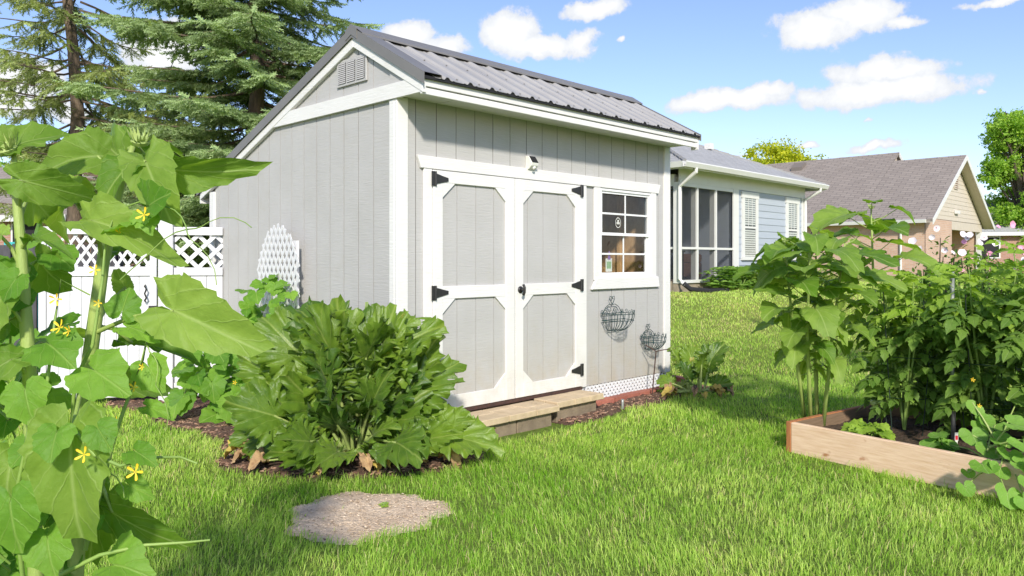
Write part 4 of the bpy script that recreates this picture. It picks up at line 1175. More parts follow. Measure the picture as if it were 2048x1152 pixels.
def make_blue_house():
    H = thing('blue_house', (3.64, 16.8, .68), 'pale blue sided house with screened porch and grey shingle roof', 'house', SHED_RZ)
    T_, Bl = M['white_trim'], M['blue_siding']
    W, Dp, EZ = 6.4, 7.0, 2.74
    w = box('front_wall', Bl, H, 2.64, W - .02, .001, .12, .24, EZ)
    siding(w, Bl, 2.63, 6.22, .24, 2.42, .172, 0.0)
    box('right_wall', Bl, H, W - .12, W - .02, .121, Dp, .24, EZ)
    box('left_wall', Bl, H, .02, .12, 2.6, Dp, .24, EZ)
    box('back_wall', Bl, H, .02, W - .02, Dp - .1, Dp - .02, .24, EZ)
    pw = box('porch_back_wall', Bl, H, .121, 2.64, 2.6, 2.7, .24, EZ)
    siding(pw, Bl, .13, 2.6, .26, 2.6, .172, 2.6)
    ps = box('porch_side_wall', Bl, H, 2.54, 2.635, .13, 2.599, .24, EZ)
    box('porch_floor', M['foundation'], H, .03, 2.54, .05, 2.6, .10, .24)
    box('porch_ceiling', T_, H, .03, 2.54, .14, 2.6, 2.55, 2.60)
    box('foundation', M['foundation'], H, .0, W, .02, .14, -.5, .235)
    box('foundation', M['foundation'], H, .02, .12, .141, Dp, -.5, .235)
    box('frieze_board', T_, H, .0, W, -.035, .0, 2.42, EZ)
    box('corner_board', T_, H, 6.20, W, -.034, .0, .2, 2.419)
    box('corner_board', T_, H, -.02, .09, -.03, .12, .2, 2.419)
    box('porch_post', T_, H, 2.38, 2.64, -.032, .0, .2, 2.419)
    # screens
    s = empty('porch_screen', (0, 0, 0)); s.parent = H
    xs = [.09, .74, 1.56, 2.38]
    for k in range(3):
        xa, xb = xs[k] + (.06 if k else 0), xs[k + 1] - .0
        for (za, zb) in ((.27, .95), (1.0, 2.34)):
            box('screen_mesh', M['screen'], s, xa, xb, .02, .024, za, zb)
    for k in (1, 2): box('mullion', T_, s, xs[k], xs[k] + .06, -.02, .14, .27, 2.34)
    box('rail', T_, s, .09, 2.38, -.025, .05, .95, 1.0); box('rail', T_, s, .09, 2.38, -.025, .05, .2, .269); box('rail', T_, s, .09, 2.38, -.025, .05, 2.341, 2.419)
    # left porch side, open screens too
    box('screen_mesh', M['screen'], s, .05, .054, .13, 2.59, .27, 2.34); box('rail', T_, s, .02, .1, .121, 2.59, 2.341, 2.6); box('rail', T_, s, .02, .1, .121, 2.59, .95, 1.0)
    MB().tube([(.28, .5, 2.5), (.62, .45, 1.06)], .008, 5).build('pull_cord', M['cushion'], s)
    # windows with blinds
    for (xa, xb) in ((2.80, 3.62), (5.22, 6.0)):
        q = empty('window', (0, 0, 0)); q.parent = H
        za, zb, t = .80, 2.24, .12
        box('casing', T_, q, xa, xa + t, -.05, -.0, za, zb); box('casing', T_, q, xb - t, xb, -.05, -.0, za, zb)
        box('casing', T_, q, xa - .03, xb + .03, -.055, -.0, zb + .0005, zb + .15); box('sill', T_, q, xa - .03, xb + .03, -.075, 0, za - .09, za - .0005)
        zm = (za + zb) / 2
        box('meeting_rail', T_, q, xa + t, xb - t, -.04, -.03, zm - .025, zm + .025)
        box('pane', M['glass'], q, xa + t, xb - t, -.036, -.033, za, zm - .025); box('pane', M['glass'], q, xa + t, xb - t, -.036, -.033, zm + .025, zb)
        box('back', M['dark'], q, xa + t, xb - t, -.0255, -.0245, za, zb)
        nS = 26
        for k in range(nS):
            z = za + (zb - za) * (k + .5) / nS
            if abs(z - zm) > .03: box('blind_slat', M['blind'], q, xa + t + .01, xb - t - .01, -.0315, -.0265, z - .019, z + .019)
        for k in (1, 2):
            x = xa + t + (xb - xa - 2 * t) * k / 3
            box('muntin', T_, q, x - .008, x + .008, -.041, -.037, zm + .026, zb)
    # roof: hips at 45 degrees in plan
    oh, sl = .42, .47
    x0, x1, y0, y1 = -oh, W + oh, -oh, Dp + oh
    z0 = EZ + .06
    dp = (y1 - y0) / 2
    h1 = min(dp, (x1 - x0) / 2 - .01)
    A, B = (x0, y0, z0), (x1, y0, z0); C_, D_ = (x1, y1, z0), (x0, y1, z0)
    P = (x0 + h1, y0 + dp, z0 + h1 * sl); Q = (x1 - h1, y0 + dp, z0 + h1 * sl)
    rf = MB()
    k = math.hypot(1, sl)
    rf.quad(A, B, Q, P, [(0, 0), (x1 - x0, 0), (x1 - x0 - h1, dp * k), (h1, dp * k)])
    rf.quad(C_, D_, P, Q, [(0, 0), (x1 - x0, 0), (x1 - x0 - h1, dp * k), (h1, dp * k)])
    for (a, b_, c) in ((D_, A, P), (B, C_, Q)):
        i0 = len(rf.v); rf.v += [a, b_, c]; rf.uv[len(rf.f)] = [(0, 0), (y1 - y0, 0), (dp, h1 * k)]; rf.f.append((i0, i0 + 1, i0 + 2))
    rf = rf.build('roof', M['roof_grey'], H, fix=False)
    hc = MB()
    for (a, b_) in ((A, P), (B, Q)):
        for j in range(18):
            p, q2 = Vector(a).lerp(Vector(b_), j / 18), Vector(a).lerp(Vector(b_), (j + 1.15) / 18)
            hc.tube([p, q2], [.055, .035], 5)
    hc.build('hip_cap', M['roof_grey'], rf)
    vp = Vector(B).lerp(Vector(Q), .62) + Vector((-.25, -.25, .0))
    MB().box(vp.x - .09, vp.x + .09, vp.y - .09, vp.y + .09, vp.z - .1, vp.z + .06).build('roof_vent', M['white_trim'], rf)
    box('soffit', T_, H, x0 + .02, x1 - .02, y0 + .02, .0, EZ - .02, EZ + .0)
    box('fascia', T_, H, x0, x1, y0 + .0, y0 + .019, EZ - .09, EZ + .045)
    box('fascia', T_, H, x0, x0 + .019, y0 + .02, y1, EZ - .09, EZ + .045); box('soffit', T_, H, x0 + .02, .0, .001, y1 - .02, EZ - .02, EZ)
    box('fascia', T_, H, x1 - .019, x1, y0 + .02, y1, EZ - .09, EZ + .045)
    MB().prism([(y0 - .10, EZ + .055), (y0 - .11, EZ + .03), (y0 - .07, EZ - .065), (y0 - .002, EZ - .065), (y0 - .002, EZ + .05), (y0 - .012, EZ + .05), (y0 - .012, EZ - .045), (y0 - .065, EZ - .045), (y0 - .09, EZ + .055)], 'x', x0 - .1, x1 + .02).build('gutter', T_, H)
    MB().prism([(x0 - .10, EZ + .055), (x0 - .07, EZ - .065), (x0 - .002, EZ - .065), (x0 - .002, EZ + .05)], 'y', y0 - .001, y1).build('gutter', T_, H)
    MB().tube([(-.05, y0 - .05, EZ - .06), (-.05, y0 - .05, EZ - .14), (-.05, -.06, EZ - .42), (-.05, -.06, EZ - .6), (-.05, -.06, .3), (-.05, -.2, .16)], .042, 8).build('downspout', T_, H)
    MB().tube([(6.38, y0 - .05, EZ - .06), (6.38, y0 - .05, EZ - .14), (6.33, -.07, EZ - .36), (6.33, -.07, EZ - .6), (6.33, -.07, .1)], .042, 8).build('downspout', T_, H)
    MB().tube([(-.05, -.16, .2), (0, -.3, .08), (.35, -.55, .04), (.9, -.7, .04)], .055, 8).build('drain_hose', M['dark'], H)
    return H
make_blue_house()
def house_pt(x, y, z): 
    return Vector((3.64 + x * D1.x + y * D2.x, 16.8 + x * D1.y + y * D2.y, .68 + z))
# porch furniture
r = thing('wicker_sofa', house_pt(1.0, 1.9, .24), 'brown wicker sofa with cream cushions on the screened porch', 'sofa', SHED_RZ)
box('frame', M['wicker'], r, -.75, .75, -.35, .4, .05, .38, bevel=.02); box('backrest', M['wicker'], r, -.75, .75, .3, .42, .381, .85, bevel=.03)
for s_ in (-1, 1): box('arm', M['wicker'], r, s_ * .68 - .07, s_ * .68 + .07, -.33, .299, .381, .62, bevel=.03)
for k in range(2):
    box('seat_cushion', M['cushion'], r, -.6 + k * .605, -.005 + k * .605, -.34, .25, .381, .50, bevel=.04); box('back_cushion', M['cushion'], r, -.6 + k * .605, -.005 + k * .605, .15, .29, .505, .92, bevel=.05)
box('pillow', M['pillow_red'], r, .15, .5, .02, .14, .505, .8, bevel=.05)
r = thing('wicker_armchair', house_pt(2.05, 1.0, .24), 'brown wicker armchair at the right of the screened porch', 'chair', SHED_RZ + .5)
box('frame', M['wicker'], r, -.35, .35, -.3, .3, .05, .4, bevel=.02); box('backrest', M['wicker'], r, -.35, .35, .2, .31, .401, .9, bevel=.04)
for s_ in (-1, 1): box('arm', M['wicker'], r, s_ * .3 - .06, s_ * .3 + .06, -.3, .199, .401, .62, bevel=.03)
box('cushion', M['cushion'], r, -.23, .23, -.3, .19, .402, .5, bevel=.03)
r = thing('porch_table', house_pt(.85, .9, .24), 'small dark table on the screened porch', 'table', SHED_RZ)
box('top', M['black_iron'], r, -.4, .4, -.3, .3, .66, .69)
for (a, b_) in ((-.36, -.26), (.36, -.26), (-.36, .26), (.36, .26)): MB().tube([(a, b_, 0), (a, b_, .66)], .018).build('leg', M['black_iron'], r)

# ------------------------------------------------------------------ the brick house
def make_brick_house():
    H = thing('brick_house', (17.98, 33.5, .55), 'tan brick ranch house with brown shingle roof and beige gable', 'house', SHED_RZ)
    T_, Bk = M['white_trim'], M['brick_tan']
    Wd, Lg, EZ, AZ, AX = 9.6, 24.0, 2.72, 5.75, 4.8
    def wallq(name, p, q, z0, z1, mat=Bk):
        p, q = Vector((*p, 0)), Vector((*q, 0)); L_ = (q - p).length
        n = Vector((-(q - p).y, (q - p).x, 0)).normalized() * .2
        mb = MB()
        up = lambda v, z: Vector((v.x, v.y, z))
        uv = [(0, 0), (L_, 0), (L_, z1 - z0), (0, z1 - z0)]
        mb.quad(up(p, z0), up(q, z0), up(q, z1), up(p, z1), uv)
        mb.quad(up(q + n, z0), up(p + n, z0), up(p + n, z1), up(q + n, z1), uv)
        mb.quad(up(p + n, z0), up(p, z0), up(p, z1), up(p + n, z1), [(0, 0), (.2, 0), (.2, z1 - z0), (0, z1 - z0)])
        mb.quad(up(q, z0), up(q + n, z0), up(q + n, z1), up(q, z1), [(0, 0), (.2, 0), (.2, z1 - z0), (0, z1 - z0)])
        mb.quad(up(p, z1), up(q, z1), up(q + n, z1), up(p + n, z1), uv)
        return mb.build(name, mat, H, fix=False)
    wallq('long_wall', (0, Lg), (0, 0), -.4, EZ)
    wallq('gable_end_wall', (.001, 0), (4.1, 0), -.4, EZ - .02)
    wallq('porch_wall', (4.1, 2.2), (9.4, 2.2), -.4, EZ)
    wallq('porch_wall', (4.1, .2), (4.1, 2.2), -.4, EZ)
    wallq('far_wall', (9.6, 0.3), (9.6, Lg), -.4, EZ)
    wallq('back_wall', (9.4, Lg), (.2, Lg), -.4, EZ)
    box('porch_beam', M['beige_siding'], H, 4.1, 9.6, .02, .22, 2.3, EZ - .02)
    box('porch_post', T_, H, 9.3, 9.55, .02, .22, -.3, 2.299)
    box('porch_ceiling', M['beige_siding'], H, 4.1, 9.4, .22, 2.2, 2.6, 2.66)
    d = box('front_door', T_, H, 5.4, 6.4, 2.14, 2.199, .0, 2.1); box('door_glass', M['dark'], d, 5.7, 6.1, 2.13, 2.139, .9, 1.9)
    # gable siding
    gw = MB().prism([(.1, EZ), (Wd - .1, EZ), (AX, AZ - .12)], 'y', .03, .15).build('gable_wall', M['beige_siding'], H)
    slope = (AZ - EZ) / AX
    def clip(za, zb):
        m = (zb - EZ) / slope
        return (m + .06, Wd - m - .06) if Wd - 2 * m > .3 else None
    siding(gw, M['beige_siding'], 0, Wd, EZ, AZ - .15, .2, .03, clip=clip)
    v = box('gable_vent', M['beige_siding'], H, AX - .3, AX + .3, -.03, .0, AZ - 1.5, AZ - .75)
    for k in range(7): box('louvre', M['wicker'], v, AX - .24, AX + .24, -.034, -.0305, AZ - 1.45 + k * .1, AZ - 1.41 + k * .1)
    box('floodlight', T_, H, AX - .25, AX + .25, -.12, .0, EZ + .35, EZ + .5)
    # roof of the gable wing
    oh, rk = .45, .45
    k = math.hypot(1, slope)
    ez = EZ - oh * slope + .18; az = AZ + .12
    rf = MB()
    def plane(xe, xr, za, zb, ya, yb):
        L_ = math.hypot(xr - xe, zb - za)
        rf.slab((xe, ya, za), (xe, yb, za), (xr, yb, zb), (xr, ya, zb), .12, [(0, 0), (yb - ya, 0), (yb - ya, L_), (0, L_)])
    plane(-oh, AX, ez, az, -rk, 5.0); plane(Wd + oh, AX, ez, az, -rk, 5.0)
    roof1 = rf.build('roof', M['roof_brown'], H, fix=False)
    rf = MB()
    xr2 = AX + .85; az2 = ez + (xr2 + oh) * (az - ez) / (AX + oh)
    plane(-oh - .004, xr2, ez + .004, az2 + .004, 2.83, Lg + .4); plane(2 * xr2 + oh, xr2, ez, az2, 2.83, Lg + .4)
    roof2 = rf.build('upper_roof', M['roof_brown'], H, fix=False)
    MB().prism([(0.4, EZ), (2 * xr2 - .4, EZ), (xr2, az2 - .14)], 'y', 3.0, 3.1).build('upper_gable', M['beige_siding'], H)
    for (yy, xr, zr, nm) in ((-rk - .03, AX, az, 'rake_board'), (2.83 - .03, xr2, az2, 'upper_rake_board')):
        for sx in (-1, 1):
            xe = -oh if sx < 0 else 2 * xr + oh
            if nm == 'upper_rake_board' and sx < 0: continue
            MB().prism([(xe, ez + .0), (xr, zr + .0), (xr, zr - .26), (xe, ez - .24)], 'y', yy, yy + .029).build(nm, T_, H)
    for sx in (0, 1):                            # soffit below the rake
        xe = -oh if sx == 0 else Wd + oh
        MB().slab((xe, -rk, ez - .125), (xe, .02, ez - .125), (AX, .02, az - .125), (AX, -rk, az - .125), .02).build('rake_soffit', M['beige_siding'], H)
    box('eave_soffit', T_, H, -oh + .02, -.001, .0, Lg, EZ - .14, EZ - .1)
    MB().prism([(-oh - .13, ez - .02), (-oh - .1, ez - .16), (-oh - .005, ez - .16), (-oh - .005, ez - .0)], 'y', -.2, Lg).build('gutter', T_, H)
    MB().tube([(-oh - .05, .9, ez - .16), (-.06, .95, ez - .5), (-.06, .95, .0)], .05, 6).build('downspout', T_, H)
    for (yy, xx) in ((12.0, 4.6), (16.5, 4.6), (7.5, 4.9)):
        zz = ez + (xx + oh) * (az - ez) / (AX + oh)
        MB().prism([(xx - .3, zz - .2), (xx - .3, zz + .02), (xx + .1, zz + .30), (xx + .3, zz + .30), (xx + .3, zz)], 'y', yy, yy + .6).build('roof_vent', M['roof_brown'] if yy < 8 else M['blind'], roof2, fix=True)
    q = empty('window', (0, 0, 0)); q.parent = H
    for yy in (9.0, 15.0):
        box('frame', T_, q, -.04, .0, yy, yy + 1.2, .9, 2.3); box('pane', M['dark'], q, -.045, -.041, yy + .08, yy + 1.12, .98, 2.22)
    return H
make_brick_house()

def plain_house(name, loc, rz, W, L_, ez, az, wallmat, roofmat, label):
    H = thing(name, loc, label, 'house', rz)
    mb = MB()
    P = [(0, 0), (W, 0), (W, L_), (0, L_)]
    for i in range(4):
        p, q = P[i], P[(i + 1) % 4]; d = math.dist(p, q)
        mb.quad((*p, -.5), (*q, -.5), (*q, ez), (*p, ez), [(0, 0), (d, 0), (d, ez + .5), (0, ez + .5)])
    mb.build('wall', wallmat, H, fix=False)
    rf = MB()
    hl = math.hypot(L_ / 2 + .4, az - ez)
    for (ye) in (-.4, L_ + .4):
        rf.slab((-.4, ye, ez - .1), (W + .4, ye, ez - .1), (W + .4, L_ / 2, az), (-.4, L_ / 2, az), .12, [(0, 0), (W + .8, 0), (W + .8, hl), (0, hl)])
    rf.build('roof', roofmat, H, fix=False)
    for x in (.0, W - .05): MB().prism([(.02, ez), (L_ - .02, ez), (L_ / 2, az - .15)], 'x', x, x + .05).build('gable', M['beige_siding'], H)
    box('fascia', M['white_trim'], H, -.4, W + .4, -.44, -.402, ez - .28, ez - .08)
    for k in range(int(W // 3)):
        f = box('window', M['white_trim'], H, 1 + k * 3, 2.1 + k * 3, -.04, -.001, .9, 2.2); box('pane', M['dark'], f, 1.07 + k * 3, 2.03 + k * 3, -.045, -.041, .97, 2.13)
    return H
plain_house('neighbour_house', (26.5, 45.5, .6), R(-18), 14, 8, 2.5, 4.6, M['brick_red'], M['roof_grey'], 'red brick house with grey roof far behind the pink hibiscus')
plain_house('neighbour_house', (-26, 27, .6), R(-12), 12, 8, 2.3, 4.4, M['brick_red'], M['roof_brown'], 'reddish house glimpsed beyond the dark board fence at the left')

# ------------------------------------------------------------------ trees
SHOOT_V, SHOOT_F = [], []
def shoot_template():
    V, Fc = [], []
    rr = random.Random(3)
    n = 20
    for k in range(n):
        f = (k + .5) / n
        a = k * 2.4
        b = Vector((0, f * .95, 0))
        d = Vector((math.cos(a), .75, math.sin(a) * .85)).normalized()
        tip = b + d * (.27 - .10 * f) * rr.uniform(.8, 1.15)
        w = Vector((-math.sin(a), 0, math.cos(a))) * .05
        i = len(V)
        V += [b - w, b + w, tip]
        Fc.append((i, i + 1, i + 2))
    return np.array([tuple(v) for v in V]), np.array(Fc)
SHOOT = shoot_template()

def spruce(loc, H, Rb, zlow, dens, mat, label, seed, droop=.25, shoot=.2, zmax=None, hang=.5):
    rr = random.Random(seed)
    r = thing('spruce_tree', loc, label, 'tree', group='spruces behind the fence')
    tr = MB()
    pts = [(rr.uniform(-.03, .03) * k, rr.uniform(-.03, .03) * k, H * k / 10 - (.3 if k == 0 else 0)) for k in range(11)]
    tr.tube(pts, [.15 * (1 - .92 * k / 10) * H / 12 + .01 for k in range(11)], 9)
    tr.build('trunk', M['spruce_bark'], r, smooth=True)
    br = MB(); P, Dr, S, Rn = [], [], [], []
    z = zlow
    zmax = zmax or H * .97
    while z < zmax:
        f = z / H
        L0 = Rb * (1 - f) ** .75 + .25
        nb = rr.choice((4, 5, 5, 6)) if z < H * .8 else 4
        a0 = rr.uniform(0, 6.28)
        for k in range(nb):
            if rr.random() > dens + .25: continue
            a = a0 + 6.28 * k / nb + rr.uniform(-.35, .35)
            L_ = L0 * rr.uniform(.65, 1.12)
            zb = z + rr.uniform(-.12, .12)
            ca, sa = math.cos(a), math.sin(a)
            bp = []
            for q in range(8):
                g = q / 7
                rad = .05 + L_ * g
                zz = zb + L_ * (-droop * 1.7 * g + droop * 1.1 * g * g) + .05 * math.sin(g * 5 + a)
                bp.append(Vector((ca * rad + .04 * math.sin(g * 7 + a), sa * rad + .04 * math.cos(g * 6 + z), zz)))
            br.tube(bp, [.024 * (L_ / 2) * (1 - .8 * q / 7) + .004 for q in range(8)], 5, caps=False)
            # side twigs
            nt_ = int(L_ / .11)
            for q in range(nt_):
                g = .16 + .84 * (q + rr.random()) / nt_
                if rr.random() > dens: continue
                i = min(int(g * 7), 6); p = bp[i].lerp(bp[i + 1], g * 7 - i)
                axis = (bp[i + 1] - bp[i]).normalized()
                for s in (-1, 1):
                    if rr.random() < .12: continue
                    side = axis.cross(Vector((0, 0, 1))) * s
                    tl = (.10 + .42 * math.sin(math.pi * min(1, g * .85 + .1))) * L_ * .42 * rr.uniform(.5, 1.1)
                    d = (axis * .75 + side + Vector((0, 0, -hang * rr.uniform(.2, 1.2)))).normalized()
                    e = p + d * tl
                    br.tube([p, e], [.006, .003], 3, caps=False)
                    m = max(1, int(tl / (shoot * .42)))
                    for j in range(m + 1):
                        b = p + d * tl * (j / max(1, m))
                        for s2 in (-1, 0, 1):
                            if s2 and rr.random() < .3: continue
                            dd = (d + side.cross(d) * 0 + axis * s2 * .8 + Vector((rr.uniform(-.2, .2), rr.uniform(-.2, .2), rr.uniform(-.35, .2) - hang * .3 * (rr.random() < .5)))).normalized()
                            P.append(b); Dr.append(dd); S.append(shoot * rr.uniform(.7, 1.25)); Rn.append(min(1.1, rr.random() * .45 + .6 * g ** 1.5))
            P.append(bp[-1]); Dr.append((bp[-1] - bp[-2]).normalized()); S.append(shoot * 1.3); Rn.append(1.0)
        z += rr.uniform(.18, .32) * (1 if dens > .8 else 1.25)
    br.build('branches', M['spruce_bark'], r, fix=False)
    P = np.array([tuple(p) for p in P]); Dr = np.array([tuple(d) for d in Dr])
    nn = np.tile(np.array([[.1, .2, 1.0]]), (len(P), 1)) + RNG.normal(0, .2, (len(P), 3))
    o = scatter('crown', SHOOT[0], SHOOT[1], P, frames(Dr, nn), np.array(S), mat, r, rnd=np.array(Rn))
    print(label, len(P))
    return r
def at_px(u, d): return ((u - 1024) / F * d, d, float(gz((u - 1024) / F * d, d)) - .05)
spruce(at_px(150, 15.5), 12.5, 2.4, 2.4, .50, M['needles'], 'sparse tall spruce with a bare trunk, leftmost behind the fence', 21, .24, .23, zmax=9.0, hang=.9)
spruce(at_px(508, 14.0), 13.5, 3.0, 1.4, .82, M['needles_blue'], 'full blue green spruce rising behind the gable of the shed', 8, .20, .25, zmax=9.0, hang=.45)
spruce(at_px(345, 19.0), 5.9, 3.2, 1.0, .85, M['needles'], 'shorter dense spruce between the two tall ones', 33, .25, .27, zmax=5.4, hang=.6)

def leafy_tree(loc, blobs, mat, label, n, leaf, seed, trunk_h, trunk_r, name='shade_tree'):
    r = thing(name, loc, label, 'tree')
    rr = np.random.default_rng(seed)
    tr = MB()
    tr.tube([(0, 0, -.3), (.05, 0, trunk_h * .5), (0, .08, trunk_h)], [trunk_r * 1.2, trunk_r, trunk_r * .8], 9)
    tr.build('trunk', M['bark'], r, smooth=True)
    lb = MB()
    for (c, rad) in blobs:
        c = Vector(c)
        mid = Vector((c.x * .4, c.y * .4, trunk_h + (c.z - trunk_h) * .45))
        lb.tube([(0, 0, trunk_h - .2), mid, c], [trunk_r * .55, trunk_r * .35, trunk_r * .12], 6, caps=False)
        for k in range(5):
            d = Vector(rr.normal(0, 1, 3)).normalized() * rad[0] * .75
            lb.tube([mid.lerp(c, .6), c + d], [trunk_r * .15, .02], 4, caps=False)
    lb.build('limbs', M['bark'], r, fix=False)
    P, Nn = [], []
    vol = [b[1][0] * b[1][1] * b[1][2] for b in blobs]; tot = sum(vol)
    for (c, rad), v in zip(blobs, vol):
        # twig clusters inside each lobe, leaves round each cluster
        nc = max(10, int(150 * v / tot * len(blobs) / 3))
        d = rr.normal(0, 1, (nc, 3)); d /= np.linalg.norm(d, axis=1, keepdims=True)
        cc = np.array(c) + d * np.array(rad) * (rr.random(nc)[:, None] ** .45)
        per = max(4, int(n * v / tot / nc))
        csz = np.mean(rad) * rr.uniform(.16, .34, nc)
        q = rr.normal(0, .55, (nc, per, 3)) * csz[:, None, None] * np.array([1, 1, .62])
        pts = (cc[:, None] + q).reshape(-1, 3)
        P.append(pts); Nn.append(np.repeat(d, per, axis=0) * .5 + np.array([0, 0, .7]))
    P, Nn = np.concatenate(P), np.concatenate(Nn)
    m = len(P)
    Nn = Nn + rr.normal(0, .55, (m, 3))
    a = rr.normal(0, 1, (m, 3))
    tv = np.array([[0, -.5, 0], [.33, -.05, .05], [.2, .3, .02], [0, .55, -.06], [-.2, .3, .02], [-.33, -.05, .05]])
    tf = np.array([[0, 1, 5], [1, 2, 5], [2, 4, 5], [2, 3, 4]])
    scatter('crown', tv, tf, P, frames(a, Nn), leaf * rr.uniform(.6, 1.3, m), mat, r)
    return r
def ground_at(u, d): 
    x = (u - 1024) / F * d
    return (x, d, float(gz(x, d)))
rr_ = random.Random(4)
bl = []
for k in range(36):
    z = rr_.uniform(1.6, 9.2); wdt = 3.4 * math.sqrt(max(.08, 1 - ((z - 5.0) / 5.0) ** 2))
    a = rr_.uniform(0, 6.28); q = rr_.uniform(.35, .85)
    bl.append(((math.cos(a) * wdt * q, math.sin(a) * wdt * q, z), (1.15, 1.15, .8)))
leafy_tree(ground_at(2052, 46), bl, M['maple_leaf'], 'tall green maple at the right edge beside the brick house', 52000, .16, 5, 2.6, .25)
leafy_tree(ground_at(1548, 62), [((0, 0, 8.6), (2.5, 2.4, 1.7)), ((-1.7, .3, 7.8), (1.3, 1.3, 1.3)), ((1.8, 0, 8.2), (1.6, 1.4, 1.2)), ((.2, 0, 6.2), (3, 2.5, 1.5))], M['gold_leaf'], 'yellow green tree showing above the roof of the blue house', 16000, .21, 6, 4, .22)
leafy_tree(ground_at(1640, 66), [((0, 0, 8.6), (1.1, 1.0, 1.1)), ((.4, 0, 7.4), (1.4, 1.2, 1.2)), ((-.4, 0, 6.4), (1.5, 1.2, 1.0))], M['gold_leaf'], 'small yellow tree top showing above the brown roof', 5000, .21, 9, 4, .2)
leafy_tree(ground_at(60, 34), [((0, 0, 4), (3.5, 2.5, 2.0)), ((-3.5, 0, 3.4), (3, 2.4, 1.8)), ((3.5, 0, 3.2), (3, 2.2, 1.7))], M['maple_leaf'], 'round green tree far beyond the fence at the left', 9000, .28, 12, 1.6, .2)
leafy_tree(ground_at(400, 38), [((0, 0, 4), (3.5, 2.5, 2.2)), ((-4, 0, 3.4), (3.4, 2.4, 1.8)), ((4.5, 0, 3.4), (3.4, 2.2, 1.9))], M['maple_leaf'], 'broad green tree far behind the shed and spruces', 9000, .28, 13, 1.6, .2)

# ------------------------------------------------------------------ leaves
def interp_r(ctrl, th):
    d = abs(math.degrees(th))
    for i in range(len(ctrl) - 1):
        if ctrl[i][0] <= d <= ctrl[i + 1][0]:
            f = (d - ctrl[i][0]) / (ctrl[i + 1][0] - ctrl[i][0]); f = f * f * (3 - 2 * f)
            return ctrl[i][1] * (1 - f) + ctrl[i + 1][1] * f
    return ctrl[-1][1]

LEAF = {
    'sunflower': [(0, 1.0), (10, .90), (25, .74), (45, .61), (70, .52), (100, .46), (130, .42), (155, .36), (170, .22), (180, .05)],
    'cucumber': [(0, .86), (14, .72), (28, .62), (42, .66), (56, .60), (70, .54), (86, .60), (104, .52), (125, .50), (148, .46), (166, .30), (180, .06)],
    'zucchini': [(0, .93), (20, .87), (40, .80), (60, .73), (90, .65), (120, .58), (150, .47), (168, .27), (180, .06)],
    'squash': [(0, .66), (20, .64), (45, .63), (70, .62), (100, .60), (130, .55), (155, .46), (170, .28), (180, .06)],
}
def leaf_mesh(kind, seed, mat, rings=5, sect=40, serr=.03, ruffle=.03, waves=7, fold=.25, droop=.25, cup=0.0, holes=False, frill=False):
    rr = random.Random(seed)
    ctrl = LEAF[kind]
    ph = [rr.uniform(0, 6.28) for _ in range(6)]
    asym = rr.uniform(-.06, .06); bend = rr.uniform(-.12, .12); tw = rr.uniform(-.3, .3)
    me = MB()
    verts, uv = [(0.0, 0.0, 0.0)], [(.5, .5)]
    for ri in range(1, rings + 1):
        rho = (ri / rings) ** .9
        for k in range(sect):
            th = -math.pi + 2 * math.pi * (k + .5) / sect
            r = interp_r(ctrl, th) * (1 + asym * math.sin(th))
            if ri == rings: r *= 1 + serr * (1 if k % 2 else -1) * rr.uniform(.5, 1.4)
            r *= 1 + .04 * math.sin(3 * th + ph[0]) * rho
            x, y = r * rho * math.sin(th), r * rho * math.cos(th)
            z = fold * abs(x) * (1 - .4 * abs(x)) - droop * max(0, y) ** 2 - droop * .7 * max(0, -y) ** 1.5
            z += cup * (x * x + y * y)
            z += ruffle * rho ** (5 if frill else 2) * (math.sin(waves * th + ph[1]) + .6 * math.sin((waves * 2 + 1) * th + ph[2]))
            z += .010 * math.sin(y * 22 + abs(x) * 18 + ph[3]) * rho + .013 * math.sin(x * 25 + ph[4]) * math.sin(y * 21 + ph[5]) * rho + tw * x * max(0, y) * .5
            if frill:                            # puckered blade with a crimped, wavy margin
                z += .03 * math.sin(x * 19 + ph[4] + 4 * y) * math.sin(y * 17 + ph[5]) * rho
                z += .055 * rho ** 6 * math.sin(23 * th + ph[3]) + .03 * rho ** 8 * math.sin(41 * th)
                q_ = 1 + (.075 * math.sin(9 * th + ph[2]) + .05 * math.sin(17 * th + ph[4])) * rho ** 4; x *= q_; y *= q_
            x += bend * y * y
            verts.append((x, y, z)); uv.append((.5 + x * .5, .5 + y * .5))
    f = []
    for k in range(sect - 1):
        f.append((0, 1 + k, 2 + k))
    for ri in range(rings - 1):
        a, b = 1 + ri * sect, 1 + (ri + 1) * sect
        for k in range(sect - 1):
            if holes and ri >= 1 and rr.random() < .02: continue
            f.append((a + k, b + k, b + k + 1, a + k + 1))
    m = bpy.data.meshes.new(kind + '_leaf')
    m.from_pydata(verts, [], f)
    ul = m.uv_layers.new(name='UVMap')
    for p in m.polygons:
        for li in p.loop_indices: ul.data[li].uv = uv[m.loops[li].vertex_index]
    m.materials.append(mat)
    m.polygons.foreach_set('use_smooth', [True] * len(m.polygons))
    return m

def leaf_matrix(base, tip, nrm, wscale=1.0, zscale=1.0):
    base, tip = Vector(base), Vector(tip)
    y = tip - base; L_ = y.length; y.normalize()
    n = Vector(nrm); x = y.cross(n)
    if x.length < 1e-4: x = y.cross(Vector((.3, .1, 1)))
    x.normalize(); z = x.cross(y)
    m = Matrix((x * L_ * wscale, y * L_, z * L_ * zscale)).transposed().to_4x4()
    m.translation = base
    return m

